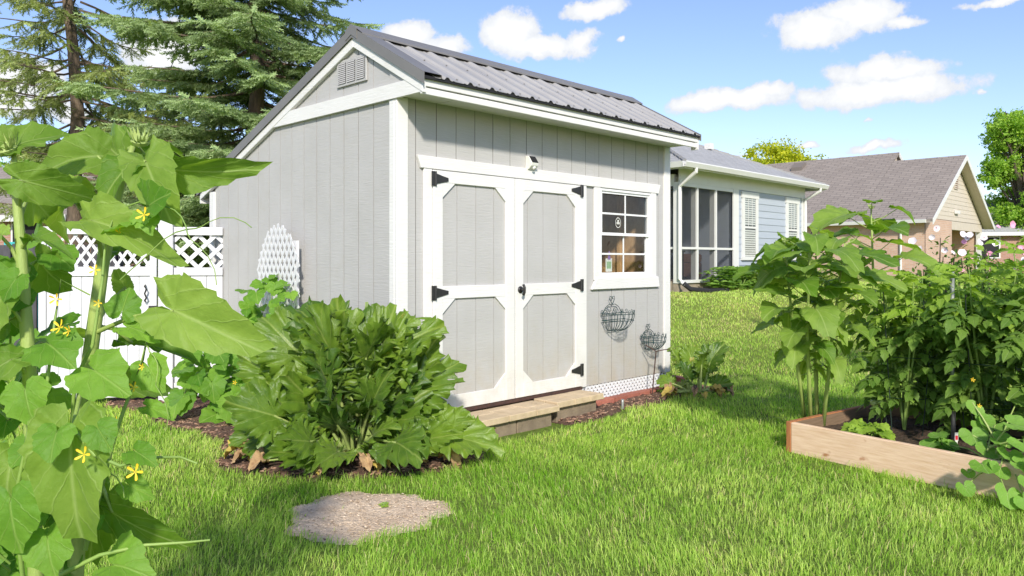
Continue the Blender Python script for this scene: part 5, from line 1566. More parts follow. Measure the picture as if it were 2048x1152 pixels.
SUNL = [leaf_mesh('sunflower', 100 + k, M['sunflower_leaf'], serr=.035, ruffle=.034, fold=random.uniform(.1, .5), droop=random.uniform(.15, .7), sect=44) for k in range(9)]
CUCL = [leaf_mesh('cucumber', 200 + k, M['cucumber_leaf'], serr=.02, ruffle=.025, fold=random.uniform(.05, .4), droop=random.uniform(.15, .6), sect=44) for k in range(8)]
ZUCL = [leaf_mesh('zucchini', 300 + k, M['zucchini_leaf'], rings=8, sect=104, serr=.025, ruffle=.10, waves=15, frill=True, fold=random.uniform(.15, .5), droop=random.uniform(.1, .5), holes=True) for k in range(7)]
SQUL = [leaf_mesh('squash', 400 + k, M['squash_leaf'], serr=.02, ruffle=.03, waves=5, fold=.05, droop=.05, cup=random.uniform(.15, .4)) for k in range(5)]
DRYL = [leaf_mesh('zucchini', 500 + k, M['dry_leaf'], rings=4, sect=36, serr=.08, ruffle=.14, waves=8, fold=.9, droop=.9) for k in range(3)]
YELL = [leaf_mesh('zucchini', 520 + k, M['yellow_leaf'], rings=4, sect=40, serr=.07, ruffle=.12, waves=8, fold=.8, droop=.5) for k in range(2)]

def flower_mesh(mat, n=5, r=.5, cup=.35, w=.26):
    mb = MB()
    for k in range(n):
        a = 2 * math.pi * k / n
        def P(rad, off, z): return (rad * math.cos(a + off), rad * math.sin(a + off), z)
        b = len(mb.v)
        mb.v += [(0, 0, 0), P(r * .55, -w * 1.6, cup * .35), P(r * .9, -w, cup * .8), P(r, 0, cup * .9), P(r * .9, w, cup * .8), P(r * .55, w * 1.6, cup * .35), P(r * .6, 0, cup * .3)]
        mb.f += [(b, b + 1, b + 6), (b + 1, b + 2, b + 6), (b + 2, b + 3, b + 6), (b + 3, b + 4, b + 6), (b + 4, b + 5, b + 6), (b + 5, b, b + 6)]
    return mb
YFL = flower_mesh(None, 5, .5, .25, .16).mesh('yellow_flower', M['petal_yellow'], True, False)

def hero_leaf(plant, meshes, b, t, w=1.0, n=(0, -1, .35), name='leaf', zs=1.4):
    base, tip = px(*b), px(*t)
    return put(name, random.choice(meshes), plant, leaf_matrix(base, tip, n, w, zs))

def petiole(mb, a, b, r0, r1, sag=.02, org=Vector((0, 0, 0))):
    a, b = Vector(a), Vector(b)
    m = (a + b) / 2 + Vector((0, 0, sag))
    mb.tube([a - org, m - org, b - org], [r0, (r0 + r1) / 2, r1], 6, caps=False)

def bud(plant, c, r, up=(0, 0, 1), leaves=SUNL):
    c = Vector(c); up = Vector(up).normalized()
    mb = MB()
    mb.lathe([(.15 * r, -.6 * r), (.8 * r, -.35 * r), (r, .1 * r), (.75 * r, .45 * r), (.3 * r, .55 * r)], 12)
    q = up.to_track_quat('Z', 'Y').to_matrix()
    for k in range(16):
        a = k * 2.4; rr = r * (.75 + .25 * (k % 2))
        d = Vector((math.cos(a), math.sin(a), .1)); s = Vector((-math.sin(a), math.cos(a), 0)) * r * .22
        p0 = d * rr * .8; b = len(mb.v)
        mb.v += [tuple(p0 - s), tuple(p0 + s), tuple(p0 + d * r * .5 + s * .6 + Vector((0, 0, r * .5))), tuple(p0 + d * r * .75 + Vector((0, 0, r * 1.2)))]
        mb.f += [(b, b + 1, b + 2), (b, b + 2, b + 3)]
    o = mb.build('flower_bud', M['stalk'], plant, fix=False)
    o.matrix_basis = Matrix.Translation(c - Vector(plant.location)) @ q.to_4x4()

# ------------------------------------------------------------------ foreground sunflowers and cucumber vine at the left
def hero_plants():
    ga = px(140, 521, 1.92); A = thing('sunflower_plant', (ga.x, ga.y, 0), 'tall foreground sunflower with thick stem and broad leaves, nearest the gate', 'sunflower')
    OA = Vector(A.location)
    st = [Vector((ga.x, ga.y, -.05)), px(150, 1160, 1.92), px(168, 800, 1.9), px(190, 640, 1.9), px(205, 530, 1.9), px(228, 420, 1.92), px(252, 330, 1.93), px(266, 292, 1.93)]
    mb = MB(); mb.tube([p - OA for p in st], [.021, .020, .018, .017, .0155, .013, .009, .006], 10)
    specs = [  # attach point px on the stem, leaf base, leaf tip, width, normal
        ((185, 668, 1.9), (348, 622, 1.80), (508, 694, 1.74), .80, (.1, -1, .25)),
        ((206, 520, 1.9), (186, 442, 1.80), (318, 470, 1.74), .66, (-.1, -.75, .6)),
        ((250, 330, 1.93), (334, 338, 1.95), (512, 362, 1.92), .50, (.0, -.9, -.45)),
        ((255, 325, 1.93), (258, 335, 1.86), (182, 378, 1.78), 1.0, (0, -.8, .6)),
        ((255, 320, 1.93), (292, 325, 1.86), (330, 424, 1.76), .80, (.2, -1, .3)),
        ((250, 330, 1.93), (236, 312, 1.95), (138, 228, 2.0), .72, (.4, -.8, -.3)),
        ((235, 390, 1.93), (196, 312, 1.95), (46, 312, 1.88), .95, (0, -.85, .28)),
        ((262, 300, 1.93), (266, 288, 2.0), (366, 250, 2.1), .8, (-.2, -.45, .9)),
        ((205, 530, 1.9), (236, 505, 1.98), (318, 470, 2.1), .7, (0, -.3, 1)),
        ((172, 760, 1.9), (142, 872, 1.60), (134, 1096, 1.56), .92, (.05, -1, .1)),
        ((186, 650, 1.9), (270, 690, 1.98), (400, 700, 2.0), .55, (0, -.3, 1)),
        ((186, 660, 1.9), (250, 575, 2.05), (230, 535, 2.05), 1.0, (.3, -1, .2)),
        ((160, 880, 1.9), (225, 1025, 1.85), (330, 1102, 1.8), .55, (-.3, -.8, .4)),
        ((160, 900, 1.9), (60, 980, 1.85), (-30, 1110, 1.8), 1.0, (.1, -1, .4)),
        ((158, 940, 1.9), (210, 1000, 2.0), (150, 1140, 1.95), 1.0, (.2, -1, .3)),
        ((176, 740, 1.9), (240, 770, 2.1), (345, 770, 2.15), .8, (.1, -.9, .5)),
        ((212, 500, 1.9), (150, 400, 2.05), (60, 430, 2.1), .9, (0, -.7, .6)),
        ((262, 300, 1.93), (240, 300, 2.02), (190, 255, 2.1), .8, (.2, -.9, .3)),
        ((262, 300, 1.93), (290, 310, 2.0), (345, 330, 2.05), .9, (.1, -.7, .6)),
    ]
    for (at, b, t, w, n) in specs:
        w *= .88
        petiole(mb, px(*at), px(*b), .006, .0038, .015, OA)
        hero_leaf(A, SUNL, b, t, w, n)
    mb.build('stem', M['stalk'], A, smooth=True, fix=False)
    bud(A, px(281, 283, 1.9), .022, (.2, -.5, 1)); bud(A, px(262, 642, 1.9), .016, (0, -.6, 1))
    gb = px(45, 521, 1.75); B = thing('sunflower_plant', (gb.x, gb.y, 0), 'tall foreground sunflower at the left edge of the picture', 'sunflower')
    OB = Vector(B.location)
    st = [Vector((gb.x, gb.y, -.05)), px(72, 1152, 1.75), px(58, 720, 1.75), px(46, 560, 1.75), px(40, 470, 1.75), px(32, 380, 1.75), px(26, 325, 1.75)]
    mb = MB(); mb.tube([p - OB for p in st], [.019, .017, .015, .013, .011, .009, .006], 10)
    specs = [
        ((30, 340, 1.75), (28, 292, 1.76), (132, 250, 1.82), .85, (0, -.75, .55)),
        ((30, 340, 1.75), (20, 290, 1.76), (-60, 255, 1.7), .95, (0, -.75, .55)),
        ((36, 420, 1.75), (48, 362, 1.72), (190, 400, 1.78), .62, (0, -.9, .05)),
        ((38, 440, 1.75), (62, 395, 1.9), (110, 440, 2.0), 1.1, (.2, -1, .4)),
        ((44, 540, 1.75), (0, 470, 1.72), (-70, 500, 1.7), .9, (0, -.6, .8)),
        ((42, 500, 1.75), (70, 478, 1.70), (122, 468, 1.66), .5, (0, -.4, .9)),
        ((46, 560, 1.75), (78, 520, 1.85), (130, 600, 1.9), 1.1, (.1, -.9, -.3)),
        ((54, 660, 1.75), (0, 600, 1.7), (-60, 690, 1.66), 1.0, (0, -.9, .3)),
        ((52, 640, 1.75), (18, 640, 1.78), (-20, 560, 1.82), 1.0, (.1, -1, .1)),
        ((60, 760, 1.75), (20, 720, 1.7), (-90, 770, 1.65), .9, (0, -.8, .6)),
        ((64, 900, 1.75), (20, 930, 1.72), (-10, 1080, 1.68), 1.0, (.1, -1, .2)),
        ((66, 950, 1.75), (110, 960, 1.85), (190, 1050, 1.8), 1.0, (.1, -1, .3)),
        ((56, 700, 1.75), (100, 690, 1.9), (140, 620, 2.0), .9, (-.1, -1, -.2)),
    ]
    for (at, b, t, w, n) in specs:
        petiole(mb, px(*at), px(*b), .005, .0034, .012, OB)
        hero_leaf(B, SUNL, b, t, w, n)
    mb.build('stem', M['stalk'], B, smooth=True, fix=False)
    bud(B, px(14, 300, 1.74), .024, (-.2, -.6, 1))
    # cucumber vine climbing through both
    gc = px(95, 521, 1.82); C_ = thing('cucumber_vine', (gc.x, gc.y, 0), 'cucumber vine with yellow star flowers climbing the foreground sunflowers', 'vine')
    OC = Vector(C_.location)
    mb = MB()
    vines = [[(110, 1300, 1.8), (140, 900, 1.78), (150, 760, 1.76), (185, 690, 1.76), (205, 560, 1.76), (212, 480, 1.78), (232, 420, 1.8), (290, 400, 1.8)],
             [(60, 1300, 1.75), (30, 1000, 1.7), (60, 850, 1.7), (95, 760, 1.7), (110, 640, 1.75), (122, 560, 1.78), (180, 590, 1.8)],
             [(150, 860, 1.6), (190, 910, 1.58), (240, 932, 1.58), (300, 915, 1.62), (360, 914, 1.68), (395, 927, 1.68)],
             [(170, 1100, 1.8), (230, 870, 1.8), (262, 780, 1.82), (285, 720, 1.84), (296, 668, 1.86), (300, 640, 1.86)],
             [(120, 1150, 1.7), (200, 1110, 1.7), (290, 1090, 1.72), (370, 1085, 1.74), (420, 1080, 1.76)]]
    for v in vines:
        mb.tube([px(*p) - OC for p in v], [.0055 - .004 * k / len(v) for k in range(len(v))], 6, caps=False)
    # tendrils
    for (a, b_) in (((290, 402, 1.8), (430, 560, 1.7)), ((240, 560, 1.78), (500, 445, 1.75)), ((290, 690, 1.84), (330, 850, 1.8)), ((120, 960, 1.7), (245, 985, 1.66))):
        p, q = px(*a), px(*b_)
        pts = [p.lerp(q, k / 14) + Vector((math.sin(k * 1.1) * .012 * k / 14, 0, math.sin(k / 14 * math.pi) * .05 + math.cos(k * 1.1) * .012 * k / 14)) for k in range(15)]
        mb.tube([x - OC for x in pts], [.0018] * 10 + [.0012] * 5, 4, caps=False)
    spec = [
        ((50, 785, 1.66), (62, 862, 1.64), 1.25, (.0, -1, .35)), ((112, 868, 1.56), (92, 932, 1.52), 1.3, (0, -.7, .8)), ((198, 860, 1.56), (225, 906, 1.54), 1.2, (.1, -.8, .6)),
        ((190, 742, 1.70), (265, 790, 1.66), 1.1, (.1, -.8, .6)), ((100, 690, 1.70), (150, 728, 1.66), 1.3, (0, -.7, .8)), ((298, 735, 1.84), (330, 792, 1.82), 1.1, (.2, -1, .2)),
        ((275, 905, 1.60), (318, 930, 1.58), 1.0, (.1, -.7, .8)), ((262, 972, 1.7), (315, 1000, 1.7), .9, (.2, -.9, .4)), ((300, 815, 1.82), (352, 835, 1.8), .6, (0, -.8, .8)),
        ((300, 410, 1.78), (338, 380, 1.72), 1.1, (.2, -1, .3)), ((290, 430, 1.78), (300, 470, 1.75), 1.1, (.1, -1, .3)), ((255, 452, 1.78), (175, 470, 1.76), .7, (0, -.35, 1)),
        ((20, 1010, 1.62), (30, 1130, 1.6), 1.2, (.0, -1, .3)), ((262, 655, 1.84), (330, 675, 1.82), .8, (0, -.5, .9)), ((230, 1130, 1.7), (300, 1140, 1.66), 1.2, (0, -.7, .8)),
        ((245, 620, 1.84), (262, 565, 1.86), 1.2, (.3, -1, .1)), ((95, 1080, 1.66), (100, 1170, 1.62), 1.2, (0, -.9, .5)), ((30, 560, 1.68), (-10, 610, 1.66), 1.2, (0, -.9, .4)),
    ]
    for (b, t, w, n) in spec: hero_leaf(C_, CUCL, b, t, w * .88, n)
    rr = random.Random(17)
    k = 0
    while k < 92:
        u, v = rr.uniform(-110, 250), rr.uniform(470, 1260)
        lim = 110 if v < 640 else (150 if v < 900 else 225)
        if u > lim + rr.uniform(-25, 10): continue
        if v < 640 and rr.random() < .45: continue
        d = rr.uniform(1.72, 2.35)
        b = px(u, v, d)
        ln = rr.uniform(.055, .105)
        dirv = Vector((rr.uniform(-1, 1), rr.uniform(-.8, .2), rr.uniform(-1.0, .15))).normalized()
        n = Vector((rr.uniform(-.5, .5), -rr.uniform(.2, 1), rr.uniform(.1, 1)))
        put('leaf', rr.choice(CUCL), C_, leaf_matrix(b, b + dirv * ln, n, rr.uniform(.95, 1.3)))
        if rr.random() < .6:
            q = px(min(max(u + rr.uniform(-60, 60), 20), 180), v + rr.uniform(20, 90), d + rr.uniform(-.05, .1))
            petiole(mb, q, b, .0032, .0024, .01, OC)
        k += 1
    mb.build('vine_stem', M['vine_stalk'], C_, smooth=True, fix=False)['kind'] = 'stuff'
    for (u, v, d, s) in ((288, 430, 1.74, .036), (238, 466, 1.78, .026), (190, 540, 1.74, .026), (112, 598, 1.74, .03), (120, 655, 1.7, .036), (138, 662, 1.7, .026), (168, 909, 1.53, .034), (271, 944, 1.56, .036),
                         (268, 775, 1.8, .026), (285, 734, 1.8, .018), (232, 842, 1.7, .022), (196, 606, 1.74, .02), (122, 838, 1.66, .018)):
        c = px(u, v, d)
        z = Vector((random.uniform(-.5, .5), -1, random.uniform(-.2, .5))).normalized()
        m = z.to_track_quat('Z', 'Y').to_matrix().to_4x4(); m = Matrix.Translation(c) @ m @ Matrix.Scale(s, 4)
        put('flower', YFL, C_, m)
hero_plants()

# ------------------------------------------------------------------ zucchini at the corner of the shed
def clear_of_shed(p, m=.03):
    s, t = shed_local(p.x, p.y)
    return not (s > -m and t > -m)
def zucchini(loc, n, hmax, spread, label, seed, leaf=(.26, .43), dry=0, name='zucchini_plant', low=.25):
    rr = random.Random(seed)
    r = thing(name, loc, label, 'plant'); O = Vector(r.location)
    mb = MB(); made = 0; tries = 0
    while made < n and tries < n * 12:
        tries += 1
        a = rr.uniform(0, 6.28); e = rr.uniform(.0, 1.0) ** .8 if made > n * low else rr.uniform(0, .25)
        el = R(8 + 78 * e)
        reach = spread * rr.uniform(.5, 1.08) * (1 - .25 * e); hh = hmax * rr.uniform(.55, 1.02)
        d = Vector((math.cos(a) * math.cos(el), math.sin(a) * math.cos(el) * .62, math.sin(el)))
        p0 = O + Vector((math.cos(a) * .07, math.sin(a) * .05, .04))
        L_ = rr.uniform(*leaf) * (1 - .15 * (e < .3))
        end = O + Vector((d.x * reach, d.y * reach, max(.06, d.z * hh + .05)))
        pl = (end - p0); pl_d = pl.normalized()
        base = end - pl_d * L_ * .55
        if (base - p0).length < .05: base = p0 + pl_d * .05
        out = Vector((math.cos(a), math.sin(a), 0))
        # the blade bends outward from the stalk
        bd = (pl_d * 1.2 + out * rr.uniform(.0, .6) + Vector((rr.uniform(-.25, .25), rr.uniform(-.25, .25), rr.uniform(-.5, .1)))).normalized()
        tip = base + bd * L_
        if tip.z < .03: tip.z = .03 + rr.uniform(0, .04)
        side = bd.cross(Vector((0, 0, 1)))
        if not all(clear_of_shed(q, .05) for q in (base, tip, base.lerp(tip, .5) + side * L_ * .5, base.lerp(tip, .5) - side * L_ * .5, base.lerp(tip, .15) + side * L_ * .4, base.lerp(tip, .15) - side * L_ * .4)): continue
        nn = (Vector((0, 0, 1)) * rr.uniform(.3, 1.0) - out * (.7 * e) + Vector((0, -1, 0)) * rr.uniform(.4, 1.5) + Vector((rr.uniform(-.4, .4), 0, 0)))
        put('leaf', rr.choice(ZUCL), r, leaf_matrix(base, tip, nn, rr.uniform(.62, .98)))
        petiole(mb, p0, base, .014, .008, rr.uniform(-.02, .06), O)
        made += 1
    for k in range(dry):
        a = rr.uniform(3.3, 6.1); q = rr.uniform(.45, .95) * spread
        b = O + Vector((math.cos(a) * q, math.sin(a) * q * .42, rr.uniform(.03, .10)))
        t = b + Vector((math.cos(a) * .13, math.sin(a) * .07, rr.uniform(-.04, .02))); t.z = max(t.z, .03)
        if not (clear_of_shed(b, .1) and clear_of_shed(t, .1)): continue
        dl = rr.random() < .55
        put('dry_leaf' if dl else 'yellow_leaf', rr.choice(DRYL if dl else YELL), r, leaf_matrix(b, t, (0, -.4, 1), rr.uniform(.6, 1)))
        petiole(mb, O + Vector((0, 0, .05)), b, .012, .006, 0, O)
    mb.build('stalks', M['zuc_stalk'], r, smooth=True, fix=False)
    print(label, made)
    return r
zucchini((ZUC.x, ZUC.y, .02), 88, 1.04, .98, 'large bushy zucchini plant with frilled leaves at the corner of the shed', 5, dry=34)
b = gpx(1393, 796)
zucchini((b.x, b.y, .02), 11, .52, .42, 'small wilting squash plant with dried leaves at the right end of the shed', 12, leaf=(.17, .26), dry=9, name='squash_plant', low=.1)

# vine on the trellis
def trellis_vine():
    o = shed_world(-.3, 1.55, .02)
    r = thing('trellis_vine', o, 'bright green cucumber vine climbing the white trellis', 'vine'); O = Vector(r.location)
    rr = random.Random(31); mb = MB()
    stems = []
    for (t0, t1, h) in ((1.3, 1.35, 1.18), (1.75, 1.95, 1.05), (1.5, 1.62, 1.2), (1.15, 1.05, .86), (1.8, 2.15, .62), (1.7, 2.05, .5), (1.85, 2.3, .3)):
        pts = [shed_world(-.28, 1.55 + (t0 - 1.55) * .4, .02), shed_world(-.22, t0, h * .4), shed_world(-.16 if h > .8 else -.45, (t0 + t1) / 2, h * .75), shed_world(-.14 if h > .8 else -.6, t1, h)]
        mb.tube([p - O for p in pts], [.006, .005, .004, .002], 5, caps=False); stems.append((pts, h))
    for k in range(190):
        pts, h = rr.choice(stems)
        f = rr.random() ** 1.25 * 3; i = min(int(f), 2)
        p = pts[i].lerp(pts[i + 1], f - i)
        low = p.z < .6
        q = p + Vector((rr.uniform(-.16, .16), rr.uniform(-.22, .02), rr.uniform(-.05, .12))) * (1.5 if low else .7)
        s, t = shed_local(q.x, q.y)
        if s > -.13: q = shed_world(-.14 - rr.random() * .08, t, q.z)
        q.z = max(q.z, .08)
        d = Vector((rr.uniform(-1, 1), rr.uniform(-1, .1), rr.uniform(-.9, .1))).normalized()
        L_ = rr.uniform(.10, .17) * (1.1 if low else .75)
        tip = q + d * L_
        if shed_local(tip.x, tip.y)[0] > -.06 or tip.z < .03: continue
        put('leaf', rr.choice(CUCL), r, leaf_matrix(q, tip, (rr.uniform(-.3, .3), -rr.uniform(.4, 1), rr.uniform(.4, 1)), rr.uniform(.95, 1.2)))
        petiole(mb, p, q, .003, .002, .01, O)
    mb.build('vine_stem', M['vine_stalk'], r, smooth=True, fix=False)['kind'] = 'stuff'
    for (u, v, d) in ((552, 640, 6.7), (545, 655, 6.7), (470, 765, 6.4)):
        put('flower', YFL, r, Matrix.Translation(px(u, v, d)) @ Matrix.Rotation(R(80), 4, 'X') @ Matrix.Scale(.04, 4))
trellis_vine()

# ------------------------------------------------------------------ sunflowers in the raised bed
def sunflower(basep, top, label, seed, n, leaf, spread, lowest=.25, dark=False, group='sunflowers in the raised bed'):
    rr = random.Random(seed)
    r = thing('sunflower_plant', basep, label, 'sunflower', group=group); O = Vector(basep)
    top = Vector(top); mid = (O + top) / 2 + Vector((rr.uniform(-.03, .03), 0, 0))
    mb = MB()
    pts = [O + Vector((0, 0, -.03)), O.lerp(mid, .5), mid, mid.lerp(top, .55), top]
    mb.tube([p - O for p in pts], [.016, .0145, .012, .009, .005], 8)
    a = rr.uniform(0, 6.28)
    for k in range(n):
        f = lowest + (1 - lowest) * ((k + rr.random() * .5) / n) ** .7
        g = f * 4; i = min(int(g), 3); p = pts[i].lerp(pts[i + 1], g - i)
        a += 2.4
        e = .35 + .5 * (1 - abs(f - .8))
        pl = spread * rr.uniform(.6, 1.15) * (.45 + .9 * f if f < .88 else 1.3 - (f - .88) * 7)
        out = Vector((math.cos(a), math.sin(a), 0))
        b = p + out * pl + Vector((0, 0, pl * rr.uniform(.25, .7)))
        sz = leaf * rr.uniform(.75, 1.15) * (.5 + .62 * f if f < .9 else .62)
        d = (out + Vector((0, -.15, rr.uniform(-.7, -.1) if f < .6 else rr.uniform(-.4, .2)))).normalized()
        t = b + d * sz
        n_ = Vector((0, 0, 1)) + out * rr.uniform(.0, .5) + Vector((rr.uniform(-.2, .2), -rr.uniform(.0, .5), 0))
        put('leaf', rr.choice(SUNL), r, leaf_matrix(b, t, n_, rr.uniform(.95, 1.2)))
        petiole(mb, p, b, .0045, .0028, -.01, O)
    mb.build('stem', M['stalk'], r, smooth=True, fix=False)
    bud(r, top + Vector((0, 0, .01)), .02, (.1, -.3, 1))
sz = .13
def bedpx(u, v): return gpx(u, v, sz)
for (bu, bv, tu, tv, dt, lab, sd, n, lf, sp) in (
    (1611, 846, 1570, 486, 5.45, 'sunflower at the corner of the raised bed, leftmost of its group', 3, 20, .23, .18),
    (1622, 850, 1620, 478, 5.35, 'tallest thick stemmed sunflower at the corner of the raised bed', 14, 22, .24, .19),
    (1634, 846, 1632, 500, 5.6, 'thin sunflower behind the thick stem in the raised bed corner', 25, 18, .21, .17),
    (1646, 851, 1690, 484, 5.5, 'sunflower leaning right from the corner of the raised bed', 36, 21, .24, .19),
    (1760, 825, 1742, 418, 6.1, 'lone taller sunflower standing above the tomato plants', 47, 19, .27, .2)):
    b = bedpx(bu, bv)
    sunflower((b.x, b.y, sz), px(tu, tv, dt), lab, sd, n, lf, sp)

# ------------------------------------------------------------------ tomatoes
def tomato_leaf_mesh(seed, mat, n=7):
    rr = random.Random(seed)
    mb = MB(); uv = []
    def leaflet(c, d, L_, w, nrm):
        d = d.normalized(); s = d.cross(nrm).normalized()
        out = [(0, .0), (.12, .5), (.25, .42), (.36, .62), (.5, .44), (.62, .5), (.78, .26), (1, 0)]
        b = len(mb.v)
        cen = []
        for (f, h) in out:
            sag = -.25 * f * f * L_
            p = c + d * f * L_ + nrm * sag
            for q in (-1, 0, 1):
                x = p + s * q * h * w * L_ * rr.uniform(.85, 1.1) + nrm * (abs(q) * .14 * L_ * h + rr.uniform(-.02, .02) * L_)
                mb.v.append(tuple(x)); uv.append((.5 + q * h * .3, f))
        for k in range(len(out) - 1):
            a = b + 3 * k
            mb.f += [(a, a + 1, a + 4, a + 3), (a + 1, a + 2, a + 5, a + 4)]
    Z = Vector((0, 0, 1))
    pos = [(.30, .62, .30), (.52, .7, .36), (.76, .62, .34)]
    curve = lambda f: Vector((0, f, -.38 * f * f))
    for (f, sp, L_) in pos:
        for s in (-1, 1):
            leaflet(curve(f), Vector((s, sp, rr.uniform(-.5, -.1))), L_ * rr.uniform(.8, 1.15), .62, (Z + Vector((s * .2, 0, 0))).normalized())
    leaflet(curve(.82), Vector((rr.uniform(-.1, .1), 1, -.65)), .46, .62, Z)
    m = bpy.data.meshes.new('tomato_leaf'); 
    mb.tube([curve(0), curve(.4), curve(.85)], [.016, .012, .008], 4, caps=False)
    m.from_pydata(mb.v, [], mb.f)
    uv += [(.5, .5)] * (len(mb.v) - len(uv))
    ul = m.uv_layers.new(name='UVMap')
    for p in m.polygons:
        for li in p.loop_indices: ul.data[li].uv = uv[m.loops[li].vertex_index]
    m.materials.append(mat); m.polygons.foreach_set('use_smooth', [True] * len(m.polygons))
    return m
TOML = [tomato_leaf_mesh(600 + k, M['tomato_leaf']) for k in range(5)]
TOMT = [tomato_leaf_mesh(650 + k, M['tomato_leaf_top']) for k in range(4)]
def tomato(a, b_, hgt, rad, n, label, seed, fruits=()):
    rr = random.Random(seed)
    p = bed_world(a, b_, sz); r = thing('tomato_plant', p, label, 'tomato plant', group='tomato plants in the raised bed'); O = Vector(p)
    mb = MB()
    stems = []
    for k in range(7):
        q = 6.28 * k / 7 + rr.random()
        w = rad * rr.uniform(.3, .85)
        pts = [O, O + Vector((math.cos(q) * w * .3, math.sin(q) * w * .3, hgt * .3)), O + Vector((math.cos(q) * w * .8, math.sin(q) * w * .8, hgt * .68)), O + Vector((math.cos(q) * w, math.sin(q) * w, hgt * rr.uniform(.85, 1.05)))]
        mb.tube([x - O for x in pts], [.012, .009, .007, .003], 6, caps=False); stems.append(pts)
    for k in range(n):
        pts = rr.choice(stems); f = 3 * min(1, .16 + .84 * rr.random() ** .8); i = min(int(f), 2)
        p = pts[i].lerp(pts[i + 1], f - i)
        q = rr.uniform(0, 6.28); out = Vector((math.cos(q), math.sin(q), rr.uniform(-.1, .45)))
        b = p + out * rr.uniform(.0, .10)
        hi = (p.z - O.z) / hgt
        L_ = rr.uniform(.15, .25) * (1 if hi < .85 else .75)
        t = b + (out + Vector((0, -.15, rr.uniform(-.5, .2) if hi < .85 else rr.uniform(.0, .8)))).normalized() * L_
        put('leaf', rr.choice(TOMT if hi > .80 + rr.uniform(-.08, .05) else TOML), r, leaf_matrix(b, t, (rr.uniform(-.4, .4), -rr.uniform(0, .7), 1), 1.0))
    mb.build('stems', M['vine_stalk'], r, smooth=True, fix=False)
    for (u, v, d, s) in fruits:
        c = px(u, v, d)
        f_ = MB().lathe([(.05 * s, -.80 * s), (.55 * s, -.72 * s), (.92 * s, -.35 * s), (s, .05 * s), (.85 * s, .5 * s), (.45 * s, .72 * s), (.1 * s, .66 * s)], 16).build('tomato', M['tomato_green'], r, smooth=True)
        f_.location = c - O
        st = MB()
        for k in range(5): st.tube([(0, 0, .66 * s), (math.cos(k * 1.26) * .5 * s, math.sin(k * 1.26) * .5 * s, .74 * s)], [.1 * s, .03 * s], 4)
        st.build('calyx', M['vine_stalk'], f_)
    # wire cage round the plant is a thing of its own
    return r
TL = [(.42, .80, 1.12, .36, 230, 'tomato plant with green fruit at the left of the raised bed', 61, ((1749, 806, 5.75, .032), (1767, 805, 5.75, .032), (1757, 797, 5.85, .026))),
      (.95, .86, 1.25, .40, 240, 'second tomato plant from the corner, below the galvanised pipe', 62, ()),
      (1.45, .80, 1.30, .42, 250, 'third tomato plant from the corner of the raised bed', 63, ()),
      (1.95, .78, 1.32, .42, 230, 'tomato plant at the right edge of the picture', 64, ()),
      (.62, 1.10, .95, .3, 130, 'tomato plant at the back board of the raised bed', 65, ()),
      (1.28, 1.10, 1.32, .34, 150, 'bright topped tomato plant at the back of the bed', 66, ())]
for (a, b_, h, rd, n, lab, sd, fr) in TL: tomato(a, b_, h, rd, n, lab, sd, fr)
for (a, b_, lab) in ((.42, .80, 'dark wire cage round the tomato plant with green fruit'), (.95, .86, 'dark wire cage round the second tomato plant'), (1.45, .80, 'dark wire cage round the third tomato plant')):
    p = bed_world(a, b_, sz); r = thing('tomato_cage', p, lab, 'plant cage', group='wire tomato cages')
    for (z, q) in ((.25, .17), (.55, .2), (.85, .23)):
        MB().tube([(q * math.cos(k * .393), q * math.sin(k * .393), z) for k in range(17)], .0028, 5, False).build('ring', M['cage_wire'], r)
    for k in range(4):
        q = .5 + k * math.pi / 2
        MB().tube([(.14 * math.cos(q), .14 * math.sin(q), -.04), (.24 * math.cos(q), .24 * math.sin(q), 1.02)], .0038, 5).build('leg', M['cage_wire'], r)
pb = bedpx(1907, 876)
r = thing('pipe_post', (pb.x, pb.y, sz), 'galvanised steel pipe standing up through the tomato plants', 'post')
MB().tube([(0, 0, -.05), (-.01, 0, 1.16)], .015, 10).build('pipe', M['galv'], r, smooth=True)
MB().lathe([(.0155, 0), (.0165, .004), (.0165, .02), (.012, .026)], 10, (-.01, 0, 1.15)).build('cap', M['galv'], r)
pb = bedpx(1913, 884)
r = thing('plant_tag', (pb.x, pb.y, sz - .01), 'small red and white plant tag in the soil of the raised bed', 'plant tag')
box('tag', M['plastic_white'], r, -.012, .012, -.001, .001, .02, .075); box('print', M['red_plastic'], r, -.009, .009, -.0022, -.0012, .025, .055)
MB().prism([(-.004, -.02), (.004, -.02), (.009, .019), (-.009, .019)], 'y', -.001, .001).build('spike', M['plastic_white'], r)

# small leafy plant on the soil
def leafy_clump(name, loc, n, rad, hgt, meshes, leaf, label, seed, cat='plant', front=0.0):
    rr = random.Random(seed)
    r = thing(name, loc, label, cat); O = Vector(loc); mb = MB()
    for k in range(n):
        a = rr.uniform(0, 6.28); q = rad * math.sqrt(rr.random())
        b = O + Vector((math.cos(a) * q, math.sin(a) * q, hgt * rr.uniform(.3, 1) * (1.1 - q / rad * .6)))
        d = Vector((math.cos(a), math.sin(a) - front, rr.uniform(-.5, .3))).normalized()
        put('leaf', rr.choice(meshes), r, leaf_matrix(b, b + d * leaf * rr.uniform(.7, 1.2), (rr.uniform(-.3, .3), -rr.uniform(0, .6), 1), rr.uniform(.9, 1.2)))
        petiole(mb, O + Vector((math.cos(a) * q * .3, math.sin(a) * q * .3, 0)), b, .004, .0025, .01, O)
    mb.build('stalks', M['vine_stalk'], r, smooth=True, fix=False)
    return r
LITL = [leaf_mesh('cucumber', 240 + k, M['tomato_leaf_top'], rings=3, sect=28, serr=.09, ruffle=.06, fold=.4, droop=.4) for k in range(3)]
b = bedpx(1738, 872); leafy_clump('pepper_plant', (b.x, b.y, sz), 30, .13, .12, LITL, .085, 'low bright green seedling clump on the soil of the raised bed', 71)
